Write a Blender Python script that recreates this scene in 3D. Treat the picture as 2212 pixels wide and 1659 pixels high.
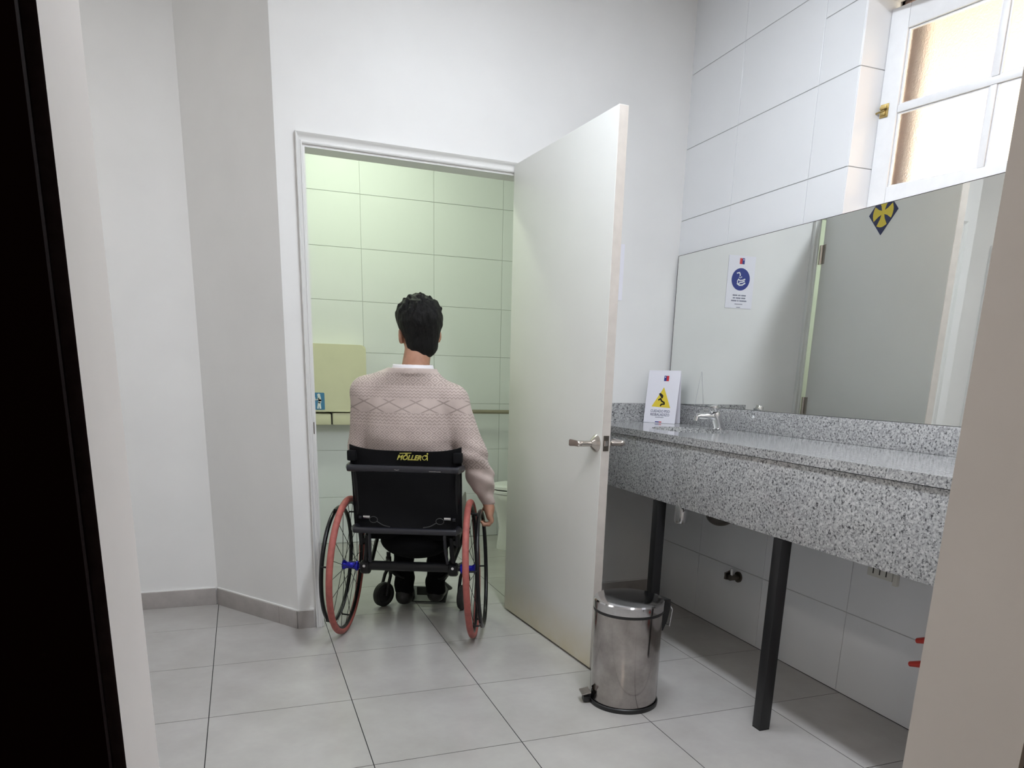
import bpy, bmesh, math, random
import numpy as np
from mathutils import Vector, Matrix

random.seed(7)
D = bpy.data
for o in list(D.objects): D.objects.remove(o, do_unlink=True)
SC = bpy.context.scene
COL = SC.collection

# ---------------------------------------------------------------- camera
W, H = 2212, 1659
F_PX, PX, PY = 1576.749, 1118.33, 1215.09
YAW, PITCH, ROLL = math.radians(20.632), math.radians(-14.278), math.radians(1.543)
CAM = Vector((0.1776, -3.5975, 1.2012))
cam = D.cameras.new('camera'); cam_o = D.objects.new('camera', cam); COL.objects.link(cam_o)
_f = Vector((math.sin(YAW)*math.cos(PITCH), math.cos(YAW)*math.cos(PITCH), math.sin(PITCH)))
_r0 = Vector((math.cos(YAW), -math.sin(YAW), 0)); _u0 = _r0.cross(_f)
_r = math.cos(ROLL)*_r0 + math.sin(ROLL)*_u0
_u = -math.sin(ROLL)*_r0 + math.cos(ROLL)*_u0
cam_o.matrix_world = Matrix(((_r.x,_u.x,-_f.x,CAM.x),(_r.y,_u.y,-_f.y,CAM.y),(_r.z,_u.z,-_f.z,CAM.z),(0,0,0,1)))
cam.sensor_fit = 'HORIZONTAL'; cam.sensor_width = 36.0
cam.lens = 36.0*F_PX/W
cam.shift_x = (W/2-PX)/W
cam.shift_y = (PY-H/2)/W
cam.clip_start = 0.02
SC.camera = cam_o

# ---------------------------------------------------------------- world, exposure
wd = D.worlds.new('World'); SC.world = wd; wd.use_nodes = True
bg = wd.node_tree.nodes['Background']
bg.inputs['Color'].default_value = (1.0, 0.87, 0.66, 1); bg.inputs['Strength'].default_value = 2.4
SC.view_settings.view_transform = 'Standard'
SC.view_settings.look = 'None'
SC.view_settings.exposure = 0.97
SC.view_settings.gamma = 1.0
SC.view_settings.use_curve_mapping = False
LAMP_ROOM = 23.5        # emission strength of the tube light over the washroom
LAMP_STALL = 33.0       # emission strength of the round light in the cubicle

# ---------------------------------------------------------------- materials
MATS = {}
def srgb(r, g, b):
    f = lambda c: (c/255/12.92) if c/255 <= .04045 else ((c/255+.055)/1.055)**2.4
    return (f(r), f(g), f(b), 1)
class NT:
    """tiny node-tree helper"""
    def __init__(s, name):
        s.m = D.materials.new(name); s.m.use_nodes = True; s.t = s.m.node_tree; s.n = s.t.nodes
        s.bsdf = s.n['Principled BSDF']; MATS[name] = s.m
    def node(s, t, **k):
        n = s.n.new(t)
        for a, v in k.items(): setattr(n, a, v)
        return n
    def put(s, v, sock):
        if hasattr(v, 'links') or isinstance(v, bpy.types.NodeSocket): s.t.links.new(v, sock)
        else: sock.default_value = v
    def M(s, op, a, b=0.0, c=0.0):
        n = s.node('ShaderNodeMath', operation=op)
        for i, v in enumerate((a, b, c)): s.put(v, n.inputs[i])
        return n.outputs[0]
    def obj(s): return s.node('ShaderNodeTexCoord').outputs['Object']
    def gen(s, world=False):
        if world:
            return s.node('ShaderNodeNewGeometry').outputs['Position']
        return s.obj()
    def noise(s, vec, scale, detail=3, rough=.5):
        n = s.node('ShaderNodeTexNoise'); s.put(vec, n.inputs['Vector'])
        n.inputs['Scale'].default_value = scale; n.inputs['Detail'].default_value = detail; n.inputs['Roughness'].default_value = rough
        return n.outputs['Fac']
    def ramp(s, fac, stops):
        n = s.node('ShaderNodeValToRGB'); e = n.color_ramp.elements
        while len(e) < len(stops): e.new(0.5)
        for el, (p, c) in zip(e, stops): el.position = p; el.color = c
        s.put(fac, n.inputs[0]); return n.outputs[0]
    def mix(s, fac, a, b):
        n = s.node('ShaderNodeMix', data_type='RGBA'); s.put(fac, n.inputs[0]); s.put(a, n.inputs[6]); s.put(b, n.inputs[7]); return n.outputs[2]
    def bump(s, h, strength=.2, dist=.002):
        n = s.node('ShaderNodeBump'); n.inputs['Strength'].default_value = strength; n.inputs['Distance'].default_value = dist
        s.put(h, n.inputs['Height']); s.t.links.new(n.outputs[0], s.bsdf.inputs['Normal'])
    def set(s, **k):
        for a, v in k.items(): s.put(v, s.bsdf.inputs[a.replace('_', ' ')])
        return s.m
def plain(name, c, rough=.5, metal=0.0, var=0.0, scale=8, bump=0, bscale=200, **k):
    t = NT(name)
    if var:
        nz = t.noise(t.gen(True), scale, 4)
        lo = tuple(x*(1-var) for x in c[:3])+(1,); hi = tuple(min(1, x*(1+var)) for x in c[:3])+(1,)
        t.set(Base_Color=t.ramp(nz, [(.3, lo), (.7, hi)]))
    else: t.set(Base_Color=c)
    t.set(Roughness=rough, Metallic=metal)
    if bump: t.bump(t.noise(t.obj(), bscale, 2), bump, .001)
    for a, v in k.items(): t.put(v, t.bsdf.inputs[a.replace('_', ' ')])
    return t.m

plain('paint', (.80, .795, .785, 1), .55, var=.025, scale=3, bump=.05, bscale=60)
plain('paint_reveal', (.86, .80, .755, 1), .6, var=.03, scale=6, bump=.08, bscale=90)
plain('ceiling_paint', (.83, .83, .82, 1), .7)
t = NT('door_paint'); sz = t.node('ShaderNodeSeparateXYZ'); t.put(t.gen(True), sz.inputs[0]); nz = t.noise(t.gen(True), 9, 4); n4 = t.noise(t.gen(True), 3, 3)
st_ = t.M('MULTIPLY', t.M('MAXIMUM', t.M('SUBTRACT', 1.0, t.M('DIVIDE', sz.outputs[2], .22)), 0.0), t.M('ADD', .35, nz))
t.set(Base_Color=t.mix(st_, t.ramp(n4, [(.3, (.785, .785, .755, 1)), (.7, (.805, .805, .775, 1))]), (.70, .62, .44, 1)), Roughness=.4)
plain('trim_paint', (.78, .775, .76, 1), .35)
plain('door_edge', (.56, .52, .48, 1), .55, var=.06, scale=20)
plain('wall_grout', (.52, .52, .52, 1), .8)
plain('floor_grout', (.016, .016, .018, 1), .9, Specular_IOR_Level=.1)
plain('glazed_tile', (.80, .81, .83, 1), .22, var=.012, scale=2)
plain('black_steel', (.008, .008, .009, 1), .35)
plain('chrome', (.72, .72, .73, 1), .12, 1.0)
plain('nickel', (.62, .57, .53, 1), .18, 1.0)
plain('brass', (.45, .34, .14, 1), .4, 1.0, var=.3, scale=60)
plain('old_metal', (.16, .14, .12, 1), .35, 1.0)
plain('white_plastic', (.80, .80, .80, 1), .35)
plain('card_white', (.84, .83, .90, 1), .35)
plain('print_blue', (.025, .045, .25, 1), .4)
plain('print_navy', (.012, .02, .10, 1), .35)
plain('print_red', (.62, .04, .05, 1), .4)
plain('print_yellow', (.80, .62, .06, 1), .4)
plain('print_black', (.015, .012, .01, 1), .5)
plain('print_white', (.85, .86, .88, 1), .4)
plain('print_grey', (.16, .17, .24, 1), .5)
plain('sky_sticker', (.06, .22, .42, 1), .4)
plain('beige_plastic', (.72, .69, .50, 1), .42, var=.02, scale=10)
plain('ceramic', (.80, .80, .78, 1), .12)
plain('bar_metal', (.33, .29, .22, 1), .3, .7)
plain('black_plastic', (.012, .012, .013, 1), .4)
plain('rubber', (.02, .02, .02, 1), .65)
plain('tyre_red', (.36, .095, .08, 1), .6, var=.15, scale=40, bump=.2, bscale=400)
plain('frame_black', (.005, .005, .006, 1), .28, Specular_IOR_Level=.35)
plain('bar_grey', (.018, .018, .024, 1), .28)
plain('hub_blue', (.02, .02, .42, 1), .22, .6)
plain('seat_fabric', (.003, .003, .0035, 1), .9, Specular_IOR_Level=.15, bump=.3, bscale=700)
plain('back_fabric', (.0035, .0035, .0045, 1), .75, Specular_IOR_Level=.2, bump=.3, bscale=900)
plain('logo_yellow', (.55, .50, .10, 1), .4)
plain('strap_green', (.020, .026, .018, 1), .7)
plain('cord', (.06, .06, .06, 1), .6)
plain('trouser_cloth', (.004, .004, .0045, 1), .95, Specular_IOR_Level=.1, bump=.2, bscale=300)
plain('shoe_black', (.008, .007, .007, 1), .45)
plain('shirt_white', (.82, .80, .84, 1), .7, bump=.2, bscale=600)
plain('red_plastic', (.50, .04, .03, 1), .35)
plain('dark_wood', (.006, .0015, .0015, 1), .9, Specular_IOR_Level=0.05)
plain('dark_wall', (.006, .002, .002, 1), .9, Specular_IOR_Level=0.05)
plain('tint_eave_plaster', (.70, .46, .35, 1), .9)
plain('outer_plaster', (.17, .125, .115, 1), .9, var=.15, scale=8)
plain('sash_paint', (.80, .81, .83, 1), .3, var=.02, scale=30)
plain('drain_dark', (.05, .042, .035, 1), .4)
plain('guard_grey', (.22, .24, .22, 1), .3)
plain('outlet_ivory', (.66, .65, .60, 1), .4)

# skin
t = NT('skin'); nz = t.noise(t.obj(), 25, 4)
t.set(Base_Color=t.ramp(nz, [(.3, (.40, .20, .13, 1)), (.7, (.50, .27, .18, 1))]), Roughness=.5)
t.bsdf.inputs['Subsurface Weight'].default_value = .08; t.bsdf.inputs['Subsurface Radius'].default_value = (.01, .004, .002)
# hair
t = NT('hair'); mp = t.node('ShaderNodeMapping'); t.put(t.obj(), mp.inputs[0]); mp.inputs['Scale'].default_value = (90, 90, 22)
nz = t.noise(mp.outputs[0], 2.2, 4, .6)
t.set(Base_Color=t.ramp(nz, [(.35, (.0016, .0015, .0015, 1)), (.75, (.010, .009, .009, 1))]), Roughness=.5); t.bsdf.inputs['Specular IOR Level'].default_value = .22; t.bump(nz, 1.0, .006)
# floor tile
t = NT('floor_tile'); w = t.gen(True); n1 = t.noise(w, 3.2, 5, .6); n2 = t.noise(w, 40, 3)
base = t.ramp(n1, [(.25, (.385, .367, .35, 1)), (.75, (.49, .475, .46, 1))])
t.set(Base_Color=t.mix(t.M('MULTIPLY', n2, .18), base, (.30, .30, .30, 1)), Roughness=t.M('ADD', .15, t.M('MULTIPLY', n2, .12)))
t.bsdf.inputs['Specular IOR Level'].default_value = .55
t.bump(n2, .03, .001)
# base tile (skirting)
t = NT('skirting_tile'); w = t.gen(True); n1 = t.noise(w, 14, 5, .6)
t.set(Base_Color=t.ramp(n1, [(.25, (.35, .325, .31, 1)), (.75, (.445, .415, .40, 1))]), Roughness=.4)
# granite
t = NT('granite'); w = t.gen(True)
v1 = t.node('ShaderNodeTexVoronoi'); t.put(w, v1.inputs['Vector']); v1.inputs['Scale'].default_value = 190
n1 = t.noise(w, 130, 3, .7); n2 = t.noise(w, 260, 2, .6); n3 = t.noise(w, 60, 2)
c1 = t.ramp(v1.outputs['Color'], [(0.0, (.20, .20, .205, 1)), (.35, (.36, .36, .365, 1)), (1.0, (.60, .60, .60, 1))])
dk = t.ramp(n1, [(.545, (0, 0, 0, 1)), (.60, (1, 1, 1, 1))])
lt = t.ramp(n2, [(.58, (0, 0, 0, 1)), (.66, (1, 1, 1, 1))])
cc = t.mix(dk, c1, (.035, .035, .04, 1)); cc = t.mix(t.M('MULTIPLY', lt, .6), cc, (.68, .68, .68, 1))
t.set(Base_Color=cc, Roughness=.10); t.bsdf.inputs['Specular IOR Level'].default_value = .6
# polished steel of the bin, with smears
t = NT('bin_steel'); w = t.obj(); n1 = t.noise(w, 9, 5, .65); n2 = t.noise(w, 60, 3)
t.set(Base_Color=t.ramp(n1, [(.3, (.30, .275, .265, 1)), (.7, (.50, .465, .45, 1))]), Metallic=1.0, Roughness=t.M('ADD', .05, t.M('MULTIPLY', n1, .14))); t.bump(n1, .03, .003)
plain('bin_lid', (.56, .55, .56, 1), .10, 1.0)
# mirror
t = NT('mirror'); t.set(Base_Color=(.84, .86, .84, 1), Metallic=1.0, Roughness=0.0)
# frosted glass
t = NT('frosted_glass'); w = t.gen(True)
t.set(Base_Color=(.95, .93, .90, 1), Roughness=.5, IOR=1.25); t.bsdf.inputs['Transmission Weight'].default_value = 1.0
t.bump(t.noise(w, 160, 2), .6, .004)
# lamp
def emit(name, c, s):
    t = NT(name); t.set(Base_Color=(.9, .9, .9, 1)); t.bsdf.inputs['Emission Color'].default_value = c; t.bsdf.inputs['Emission Strength'].default_value = s
emit('tube_glow', (.85, .92, 1.0, 1), LAMP_ROOM)
emit('front_fill_glow', (.90, .94, 1.0, 1), LAMP_ROOM*1.2)  # added fill near the doorway, evens out the room light
emit('recess_fill_glow', (1.0, .975, .94, 1), LAMP_ROOM*.34)  # added weak fill for the alcove and slanting wall
emit('hall_fill_glow', (1.0, .84, .66, 1), 42.0)  # added warm fill for the doorway edges
emit('globe_glow', (.86, 1.0, .74, 1), LAMP_STALL)
# knitted sweater
t = NT('knit'); sep = t.node('ShaderNodeSeparateXYZ'); t.put(t.obj(), sep.inputs[0]); X, Y_, Z = sep.outputs
def fr(a): return t.M('FRACT', a)
def tri(x, p): return t.M('MULTIPLY', t.M('ABSOLUTE', t.M('SUBTRACT', fr(t.M('DIVIDE', x, p)), .5)), 2)
def band(z0, z1):
    return t.M('MULTIPLY', t.M('GREATER_THAN', Z, z0), t.M('LESS_THAN', Z, z1))
def line(v, c, wd_): return t.M('LESS_THAN', t.M('ABSOLUTE', t.M('SUBTRACT', v, c)), wd_)
def zig(px, pz, amp):
    q = t.M('DIVIDE', t.M('SUBTRACT', Z, t.M('MULTIPLY', tri(X, px), amp)), pz)
    return line(fr(q), .5, .17)
def dia(px, pz, off=0.0, conc=True):
    zz = t.M('DIVIDE', t.M('ADD', Z, off), pz); xx = t.M('DIVIDE', X, px)
    a = t.M('ABSOLUTE', t.M('SUBTRACT', fr(t.M('ADD', xx, zz)), .5)); b = t.M('ABSOLUTE', t.M('SUBTRACT', fr(t.M('SUBTRACT', xx, zz)), .5))
    v = t.M('MAXIMUM', a, b); l = t.M('GREATER_THAN', v, .445)
    if conc: l = t.M('MAXIMUM', l, line(v, .20, .055))
    return l
parts = [t.M('MULTIPLY', dia(.046, .040, .004), band(1.150, 1.205)),
         t.M('MULTIPLY', zig(.017, .013, .008), band(1.095, 1.148)),
         t.M('MULTIPLY', dia(.118, .056, .012, False), band(1.036, 1.092)),
         t.M('MULTIPLY', zig(.020, .015, .009), band(.985, 1.034)),
         t.M('MULTIPLY', dia(.046, .038, .0), band(.845, .980)),
         t.M('MULTIPLY', dia(.05, .05, .0), band(.79, .84))]
L = parts[0]
for q in parts[1:]: L = t.M('MAXIMUM', L, q)
n1 = t.noise(t.obj(), 12, 3); n2 = t.noise(t.obj(), 420, 2)
bc = t.ramp(n1, [(.3, (.50, .41, .375, 1)), (.7, (.60, .50, .46, 1))])
bc = t.mix(t.M('MULTIPLY', L, .50), bc, (.20, .15, .13, 1))
t.set(Base_Color=bc, Roughness=.9); t.bsdf.inputs['Sheen Weight'].default_value = .15
t.bump(t.M('SUBTRACT', t.M('MULTIPLY', n2, .5), L), .7, .003)

# ---------------------------------------------------------------- mesh helpers
def mesh_from(bm, name, mat, smooth=False, angle=35):
    bmesh.ops.recalc_face_normals(bm, faces=bm.faces[:])
    me = D.meshes.new(name); bm.to_mesh(me); bm.free()
    if mat: me.materials.append(MATS[mat])
    if smooth:
        for p_ in me.polygons: p_.use_smooth = True
        try: me.set_sharp_from_angle(angle=math.radians(angle))
        except Exception: pass
    return me
def link(name, me, parent=None, loc=None, rot=None):
    o = D.objects.new(name, me); COL.objects.link(o)
    if parent: o.parent = parent
    if loc is not None: o.location = loc
    if rot is not None: o.rotation_euler = rot
    return o
def obj(name, bm, mat, parent=None, smooth=False, loc=None, rot=None, angle=35):
    return link(name, mesh_from(bm, name, mat, smooth, angle), parent, loc, rot)
def tag(o, label=None, cat=None, group=None, kind=None):
    for k, v in (('label', label), ('category', cat), ('group', group), ('kind', kind)):
        if v: o[k] = v
    return o
def empty(name, loc=(0, 0, 0), rz=0):
    o = D.objects.new(name, None); COL.objects.link(o); o.location = loc; o.rotation_euler = (0, 0, rz); o.empty_display_size = .1
    return o
def add_box(bm, lo, hi, mtx=None, bevel=0):
    lo = Vector(lo); hi = Vector(hi)
    vs = [bm.verts.new((x, y, z)) for x in (lo.x, hi.x) for y in (lo.y, hi.y) for z in (lo.z, hi.z)]
    fs = [(0, 1, 3, 2), (4, 6, 7, 5), (0, 4, 5, 1), (2, 3, 7, 6), (0, 2, 6, 4), (1, 5, 7, 3)]
    faces = [bm.faces.new([vs[i] for i in f]) for f in fs]
    if bevel:
        es = set(e for f in faces for e in f.edges)
        r = bmesh.ops.bevel(bm, geom=list(es), offset=bevel, segments=2, affect='EDGES', profile=.6)
        vs = list(set(v for f in r['faces'] for v in f.verts) | set(v for v in vs if v.is_valid))
    if mtx is not None:
        for v in vs:
            if v.is_valid: v.co = mtx @ v.co
    return vs
def box(name, lo, hi, mat, parent=None, bevel=0, mtx=None):
    bm = bmesh.new(); add_box(bm, lo, hi, mtx, bevel); return obj(name, bm, mat, parent, smooth=bool(bevel))
def add_tube(bm, pts, r, n=12, closed=False, cap=True):
    pts = [Vector(p_) for p_ in pts]; N = len(pts)
    rs = r if isinstance(r, (list, tuple)) else [r]*N
    rings = []; prev = None
    for i, p_ in enumerate(pts):
        if closed: tg = (pts[(i+1) % N]-pts[i-1]).normalized()
        else: tg = (pts[min(i+1, N-1)]-pts[max(i-1, 0)]).normalized()
        if prev is None:
            a = Vector((0, 0, 1)) if abs(tg.z) < .9 else Vector((1, 0, 0))
            nrm = (a - tg*a.dot(tg)).normalized()
        else:
            nrm = prev - tg*prev.dot(tg); nrm.normalize()
        prev = nrm; b = tg.cross(nrm)
        rings.append([bm.verts.new(p_ + rs[i]*(math.cos(2*math.pi*k/n)*nrm+math.sin(2*math.pi*k/n)*b)) for k in range(n)])
    for i in range(N if closed else N-1):
        A, B = rings[i], rings[(i+1) % N]
        for k in range(n): bm.faces.new((A[k], A[(k+1) % n], B[(k+1) % n], B[k]))
    if cap and not closed:
        bm.faces.new(rings[0][::-1]); bm.faces.new(rings[-1])
def tube(name, pts, r, mat, parent=None, n=12, closed=False):
    bm = bmesh.new(); add_tube(bm, pts, r, n, closed); return obj(name, bm, mat, parent, smooth=True)
def add_cyl(bm, a, b, r0, r1=None, n=24): add_tube(bm, [a, b], [r0, r0 if r1 is None else r1], n)
def cyl(name, a, b, r0, mat, parent=None, r1=None, n=24):
    bm = bmesh.new(); add_cyl(bm, a, b, r0, r1, n); return obj(name, bm, mat, parent, smooth=True)
def add_lathe(bm, prof, n=48, mtx=None, close=True):
    rings = []
    for (r, z) in prof:
        if r < 1e-6: rings.append([bm.verts.new((0, 0, z))])
        else: rings.append([bm.verts.new((r*math.cos(2*math.pi*k/n), r*math.sin(2*math.pi*k/n), z)) for k in range(n)])
    for A, B in zip(rings, rings[1:]):
        for k in range(n):
            k2 = (k+1) % n
            if len(A) == 1 and len(B) == 1: continue
            if len(A) == 1: bm.faces.new((A[0], B[k2], B[k]))
            elif len(B) == 1: bm.faces.new((A[k], A[k2], B[0]))
            else: bm.faces.new((A[k], A[k2], B[k2], B[k]))
    if mtx is not None:
        for ring in rings:
            for v in ring: v.co = mtx @ v.co
def lathe(name, prof, mat, parent=None, n=48, mtx=None):
    bm = bmesh.new(); add_lathe(bm, prof, n, mtx); return obj(name, bm, mat, parent, smooth=True)
def add_prism(bm, poly, z0, z1, mtx=None):
    """polygon in local xy extruded along local z"""
    a = [bm.verts.new((x, y, z0)) for x, y in poly]; b = [bm.verts.new((x, y, z1)) for x, y in poly]
    bm.faces.new(a[::-1]); bm.faces.new(b); n = len(poly)
    for i in range(n): bm.faces.new((a[i], a[(i+1) % n], b[(i+1) % n], b[i]))
    if mtx is not None:
        for v in a+b: v.co = mtx @ v.co
def prism(name, poly, z0, z1, mat, parent=None, mtx=None, smooth=False):
    bm = bmesh.new(); add_prism(bm, poly, z0, z1, mtx); return obj(name, bm, mat, parent, smooth)
def frame_mtx(o, ex, ey, ez):
    ex, ey, ez = Vector(ex), Vector(ey), Vector(ez)
    return Matrix(((ex.x, ey.x, ez.x, o[0]), (ex.y, ey.y, ez.y, o[1]), (ex.z, ey.z, ez.z, o[2]), (0, 0, 0, 1)))
def rrect(w, h, r, n=5, cx=0, cy=0):
    P = []
    for (sx, sy, a0) in ((1, 1, 0), (-1, 1, 90), (-1, -1, 180), (1, -1, 270)):
        for k in range(n+1):
            a = math.radians(a0+90*k/n); P.append((cx+sx*(w/2-r)+r*math.cos(a), cy+sy*(h/2-r)+r*math.sin(a)))
    return P
def disc(r, n=40, cx=0, cy=0, rx=None): return [(cx+(rx or r)*math.cos(2*math.pi*k/n), cy+r*math.sin(2*math.pi*k/n)) for k in range(n)]
def text_obj(name, s, size, mtx, mat, parent, shear=0.0, width=None, depth=.0004, outline=0.0):
    cu = D.curves.new('t', 'FONT'); cu.body = s; cu.size = size; cu.shear = shear; cu.align_x = 'CENTER'; cu.align_y = 'CENTER'
    cu.extrude = depth; cu.resolution_u = 3
    if outline: cu.fill_mode = 'NONE'; cu.bevel_depth = outline; cu.bevel_resolution = 0; cu.extrude = 0
    to = D.objects.new('t', cu); COL.objects.link(to)
    dg = bpy.context.evaluated_depsgraph_get(); dg.update()
    me = D.meshes.new_from_object(to.evaluated_get(dg))
    D.objects.remove(to); D.curves.remove(cu)
    xs = [v.co.x for v in me.vertices]
    k = width/(max(xs)-min(xs)) if width else 1.0
    for v in me.vertices: v.co.x *= k
    me.transform(mtx); me.materials.clear(); me.materials.append(MATS[mat])
    return link(name, me, parent)

# ---------------------------------------------------------------- implicit surfaces (surface nets)
def surface_net(fn, lo, hi, h):
    ax = [np.arange(a-h, b+2*h, h) for a, b in zip(lo, hi)]
    Xg, Yg, Zg = np.meshgrid(*ax, indexing='ij')
    V = fn(Xg, Yg, Zg).astype(np.float32)
    S = V < 0
    n = np.array(V.shape)-1
    cnt = np.zeros(n, np.int32); acc = np.zeros(tuple(n)+(3,), np.float64)
    offs = [(i, j, k) for i in (0, 1) for j in (0, 1) for k in (0, 1)]
    sl = lambda o: tuple(slice(o[d], o[d]+n[d]) for d in range(3))
    for a in offs:
        for d in range(3):
            if a[d]: continue
            b = list(a); b[d] = 1; b = tuple(b)
            va, vb = V[sl(a)], V[sl(b)]
            m = (va < 0) != (vb < 0)
            tt = np.where(m, va/np.where(m, va-vb, 1), 0)
            cnt += m
            for e in range(3):
                acc[..., e] += np.where(m, a[e]+(tt if e == d else 0), 0)
    m = cnt > 0
    idx = -np.ones(n, np.int64); idx[m] = np.arange(m.sum())
    ii = np.argwhere(m); P = acc[m]/cnt[m][:, None]+ii
    verts = P*h+np.array([a[0] for a in ax])
    faces = []
    for d in range(3):
        u, v = (d+1) % 3, (d+2) % 3
        s0 = [slice(None)]*3; s1 = [slice(None)]*3; s0[d] = slice(0, -1); s1[d] = slice(1, None)
        A, B = S[tuple(s0)], S[tuple(s1)]
        e = np.argwhere(A != B)
        ok = (e[:, u] > 0) & (e[:, v] > 0) & (e[:, u] < n[u]) & (e[:, v] < n[v]); e = e[ok]
        sg = A[tuple(e.T)]
        def cell(du, dv):
            c = e.copy(); c[:, u] += du; c[:, v] += dv; return idx[tuple(c.T)]
        q = np.stack([cell(-1, -1), cell(0, -1), cell(0, 0), cell(-1, 0)], 1)
        q[~sg] = q[~sg][:, ::-1]; faces.append(q)
    faces = np.concatenate(faces)
    return verts, faces
def net_obj(name, fn, lo, hi, h, mat, parent=None):
    v, f = surface_net(fn, lo, hi, h)
    me = D.meshes.new(name); me.from_pydata(v.tolist(), [], f.tolist()); me.materials.append(MATS[mat])
    me.polygons.foreach_set('use_smooth', [True]*len(me.polygons)); me.update()
    return link(name, me, parent)
def smin(a, b, k):
    hh = np.clip(.5+.5*(b-a)/k, 0, 1); return b*(1-hh)+a*hh-k*hh*(1-hh)
def smax(a, b, k): return -smin(-a, -b, k)
def caps(x, y, z, a, b, ra, rb):
    a = np.array(a, float); b = np.array(b, float); ba = b-a
    tt = np.clip(((x-a[0])*ba[0]+(y-a[1])*ba[1]+(z-a[2])*ba[2])/(ba@ba), 0, 1)
    return np.sqrt((x-a[0]-tt*ba[0])**2+(y-a[1]-tt*ba[1])**2+(z-a[2]-tt*ba[2])**2)-(ra+(rb-ra)*tt)
def ell(x, y, z, c, r, rz=0.0):
    dx, dy, dz = x-c[0], y-c[1], z-c[2]
    if rz:
        ca, sa = math.cos(rz), math.sin(rz); dx, dy = ca*dx+sa*dy, -sa*dx+ca*dy
    k0 = np.sqrt((dx/r[0])**2+(dy/r[1])**2+(dz/r[2])**2); k1 = np.sqrt((dx/r[0]**2)**2+(dy/r[1]**2)**2+(dz/r[2]**2)**2)+1e-9
    return k0*(k0-1)/k1
def loft(x, y, z, tab, z0, z1, k=.03):
    T = np.array(tab); a = np.interp(z, T[:, 0], T[:, 1]); b = np.interp(z, T[:, 0], T[:, 2]); cx = np.interp(z, T[:, 0], T[:, 3]); cy = np.interp(z, T[:, 0], T[:, 4])
    d = (np.sqrt(((x-cx)/a)**2+((y-cy)/b)**2)-1)*np.minimum(a, b)
    return smax(d, np.maximum(z0-z, z-z1), k)

# ================================================================ THE ROOM
XW = 2.368            # right tiled wall
XL = -1.5             # left wall (out of view)
YF = -3.10            # doorway wall, room side
YFO = -3.212          # doorway wall, corridor side
ZC = 3.10             # ceiling
YS = 1.68             # rear wall of the cubicle
P0 = Vector((.372, -.122)); P1 = Vector((2.368, -.045))      # wall with the cubicle door
AL = Vector((0.0, .389))                                       # alcove corner
def struct(o, label=None, cat=None): return tag(o, label, cat, kind='structure')

# --- floor and its tiles
fl = struct(box('floor', (XL-.1, YFO-.02, -.06), (XW+.1, YS+.1, -.0009), 'floor_grout'), 'grey tiled floor with dark joints', 'floor')
tile_cache = {}
def floor_tile(x0, x1, y0, y1):
    g = .0015
    w, d = round(x1-x0, 4), round(y1-y0, 4)
    if (w, d) not in tile_cache:
        bm = bmesh.new(); c = .0012
        add_box(bm, (-w/2+g, -d/2+g, -.006), (w/2-g, d/2-g, 0))
        tile_cache[(w, d)] = mesh_from(bm, 'tile', 'floor_tile')
    link('tile', tile_cache[(w, d)], fl, ((x0+x1)/2, (y0+y1)/2, 0))
xs = [XL]+[-1+.5*i for i in range(7)]+[XW]
ys = [YF]+[-3.0+.5*i for i in range(10)]+[YS]
for a, b in zip(xs, xs[1:]):
    for c, d in zip(ys, ys[1:]): floor_tile(a, b, c, d)

# --- right wall: body with the window opening, wall tiles as pieces
WY0, WY1, WZ0, WZ1 = -2.06, -1.18, 1.80, 2.56      # window opening
bm = bmesh.new()
XT = XW+.0035
for (y0, y1, z0, z1) in ((YFO, WY0, 0, ZC), (WY1, YS+.1, 0, ZC), (WY0, WY1, 0, WZ0), (WY0, WY1, WZ1, ZC)):
    add_box(bm, (XT, y0, z0), (XW+.34, y1, z1))
wall_right = struct(obj('wall_right', bm, 'wall_grout'), 'white tiled wall behind the mirror and basin counter', 'wall')
wt_cache = {}
def rect_tile(parent, name, o, ex, ez, nrm, w, h, mat='glazed_tile', th=.005, g=.0013):
    """flat tile, centre o, in-plane axes ex/ez, outward normal nrm"""
    key = (round(w, 4), round(h, 4), tuple(round(c, 3) for c in tuple(ex)+tuple(nrm)), mat, th)
    if key not in wt_cache:
        bm = bmesh.new(); c = .0011; Mx = frame_mtx((0, 0, 0), ex, ez, nrm)
        co = lambda k, z: [bm.verts.new(Mx @ Vector((sx*(w/2-g-k), sy*(h/2-g-k), z))) for sx, sy in ((-1, -1), (1, -1), (1, 1), (-1, 1))]
        lo, md, hi = co(0, -th), co(0, -c), co(c, 0); bm.faces.new(hi)
        for A, B in ((lo, md), (md, hi)):
            for k in range(4): bm.faces.new((A[k], A[(k+1) % 4], B[(k+1) % 4], B[k]))
        wt_cache[key] = mesh_from(bm, name, mat)
    return link(name, wt_cache[key], parent, o)
zrows = [i/3 for i in range(10)]+[ZC]
ycols = [YS]+[-.462+.508*k for k in range(4, -1, -1)]+[-.462-.508*k for k in range(1, 6)]+[YF]
ycols = sorted(set(round(v, 4) for v in ycols))
ycols = [v for v in ycols if v >= YF]
def clip_rects(y0, y1, z0, z1):
    """cut the window opening out of one tile"""
    if y1 <= WY0 or y0 >= WY1 or z1 <= WZ0 or z0 >= WZ1: return [(y0, y1, z0, z1)]
    out = []
    if z0 < WZ0: out.append((y0, y1, z0, WZ0)); z0 = WZ0
    if z1 > WZ1: out.append((y0, y1, WZ1, z1)); z1 = WZ1
    if y0 < WY0: out.append((y0, WY0, z0, z1))
    if y1 > WY1: out.append((WY1, y1, z0, z1))
    return out
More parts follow.
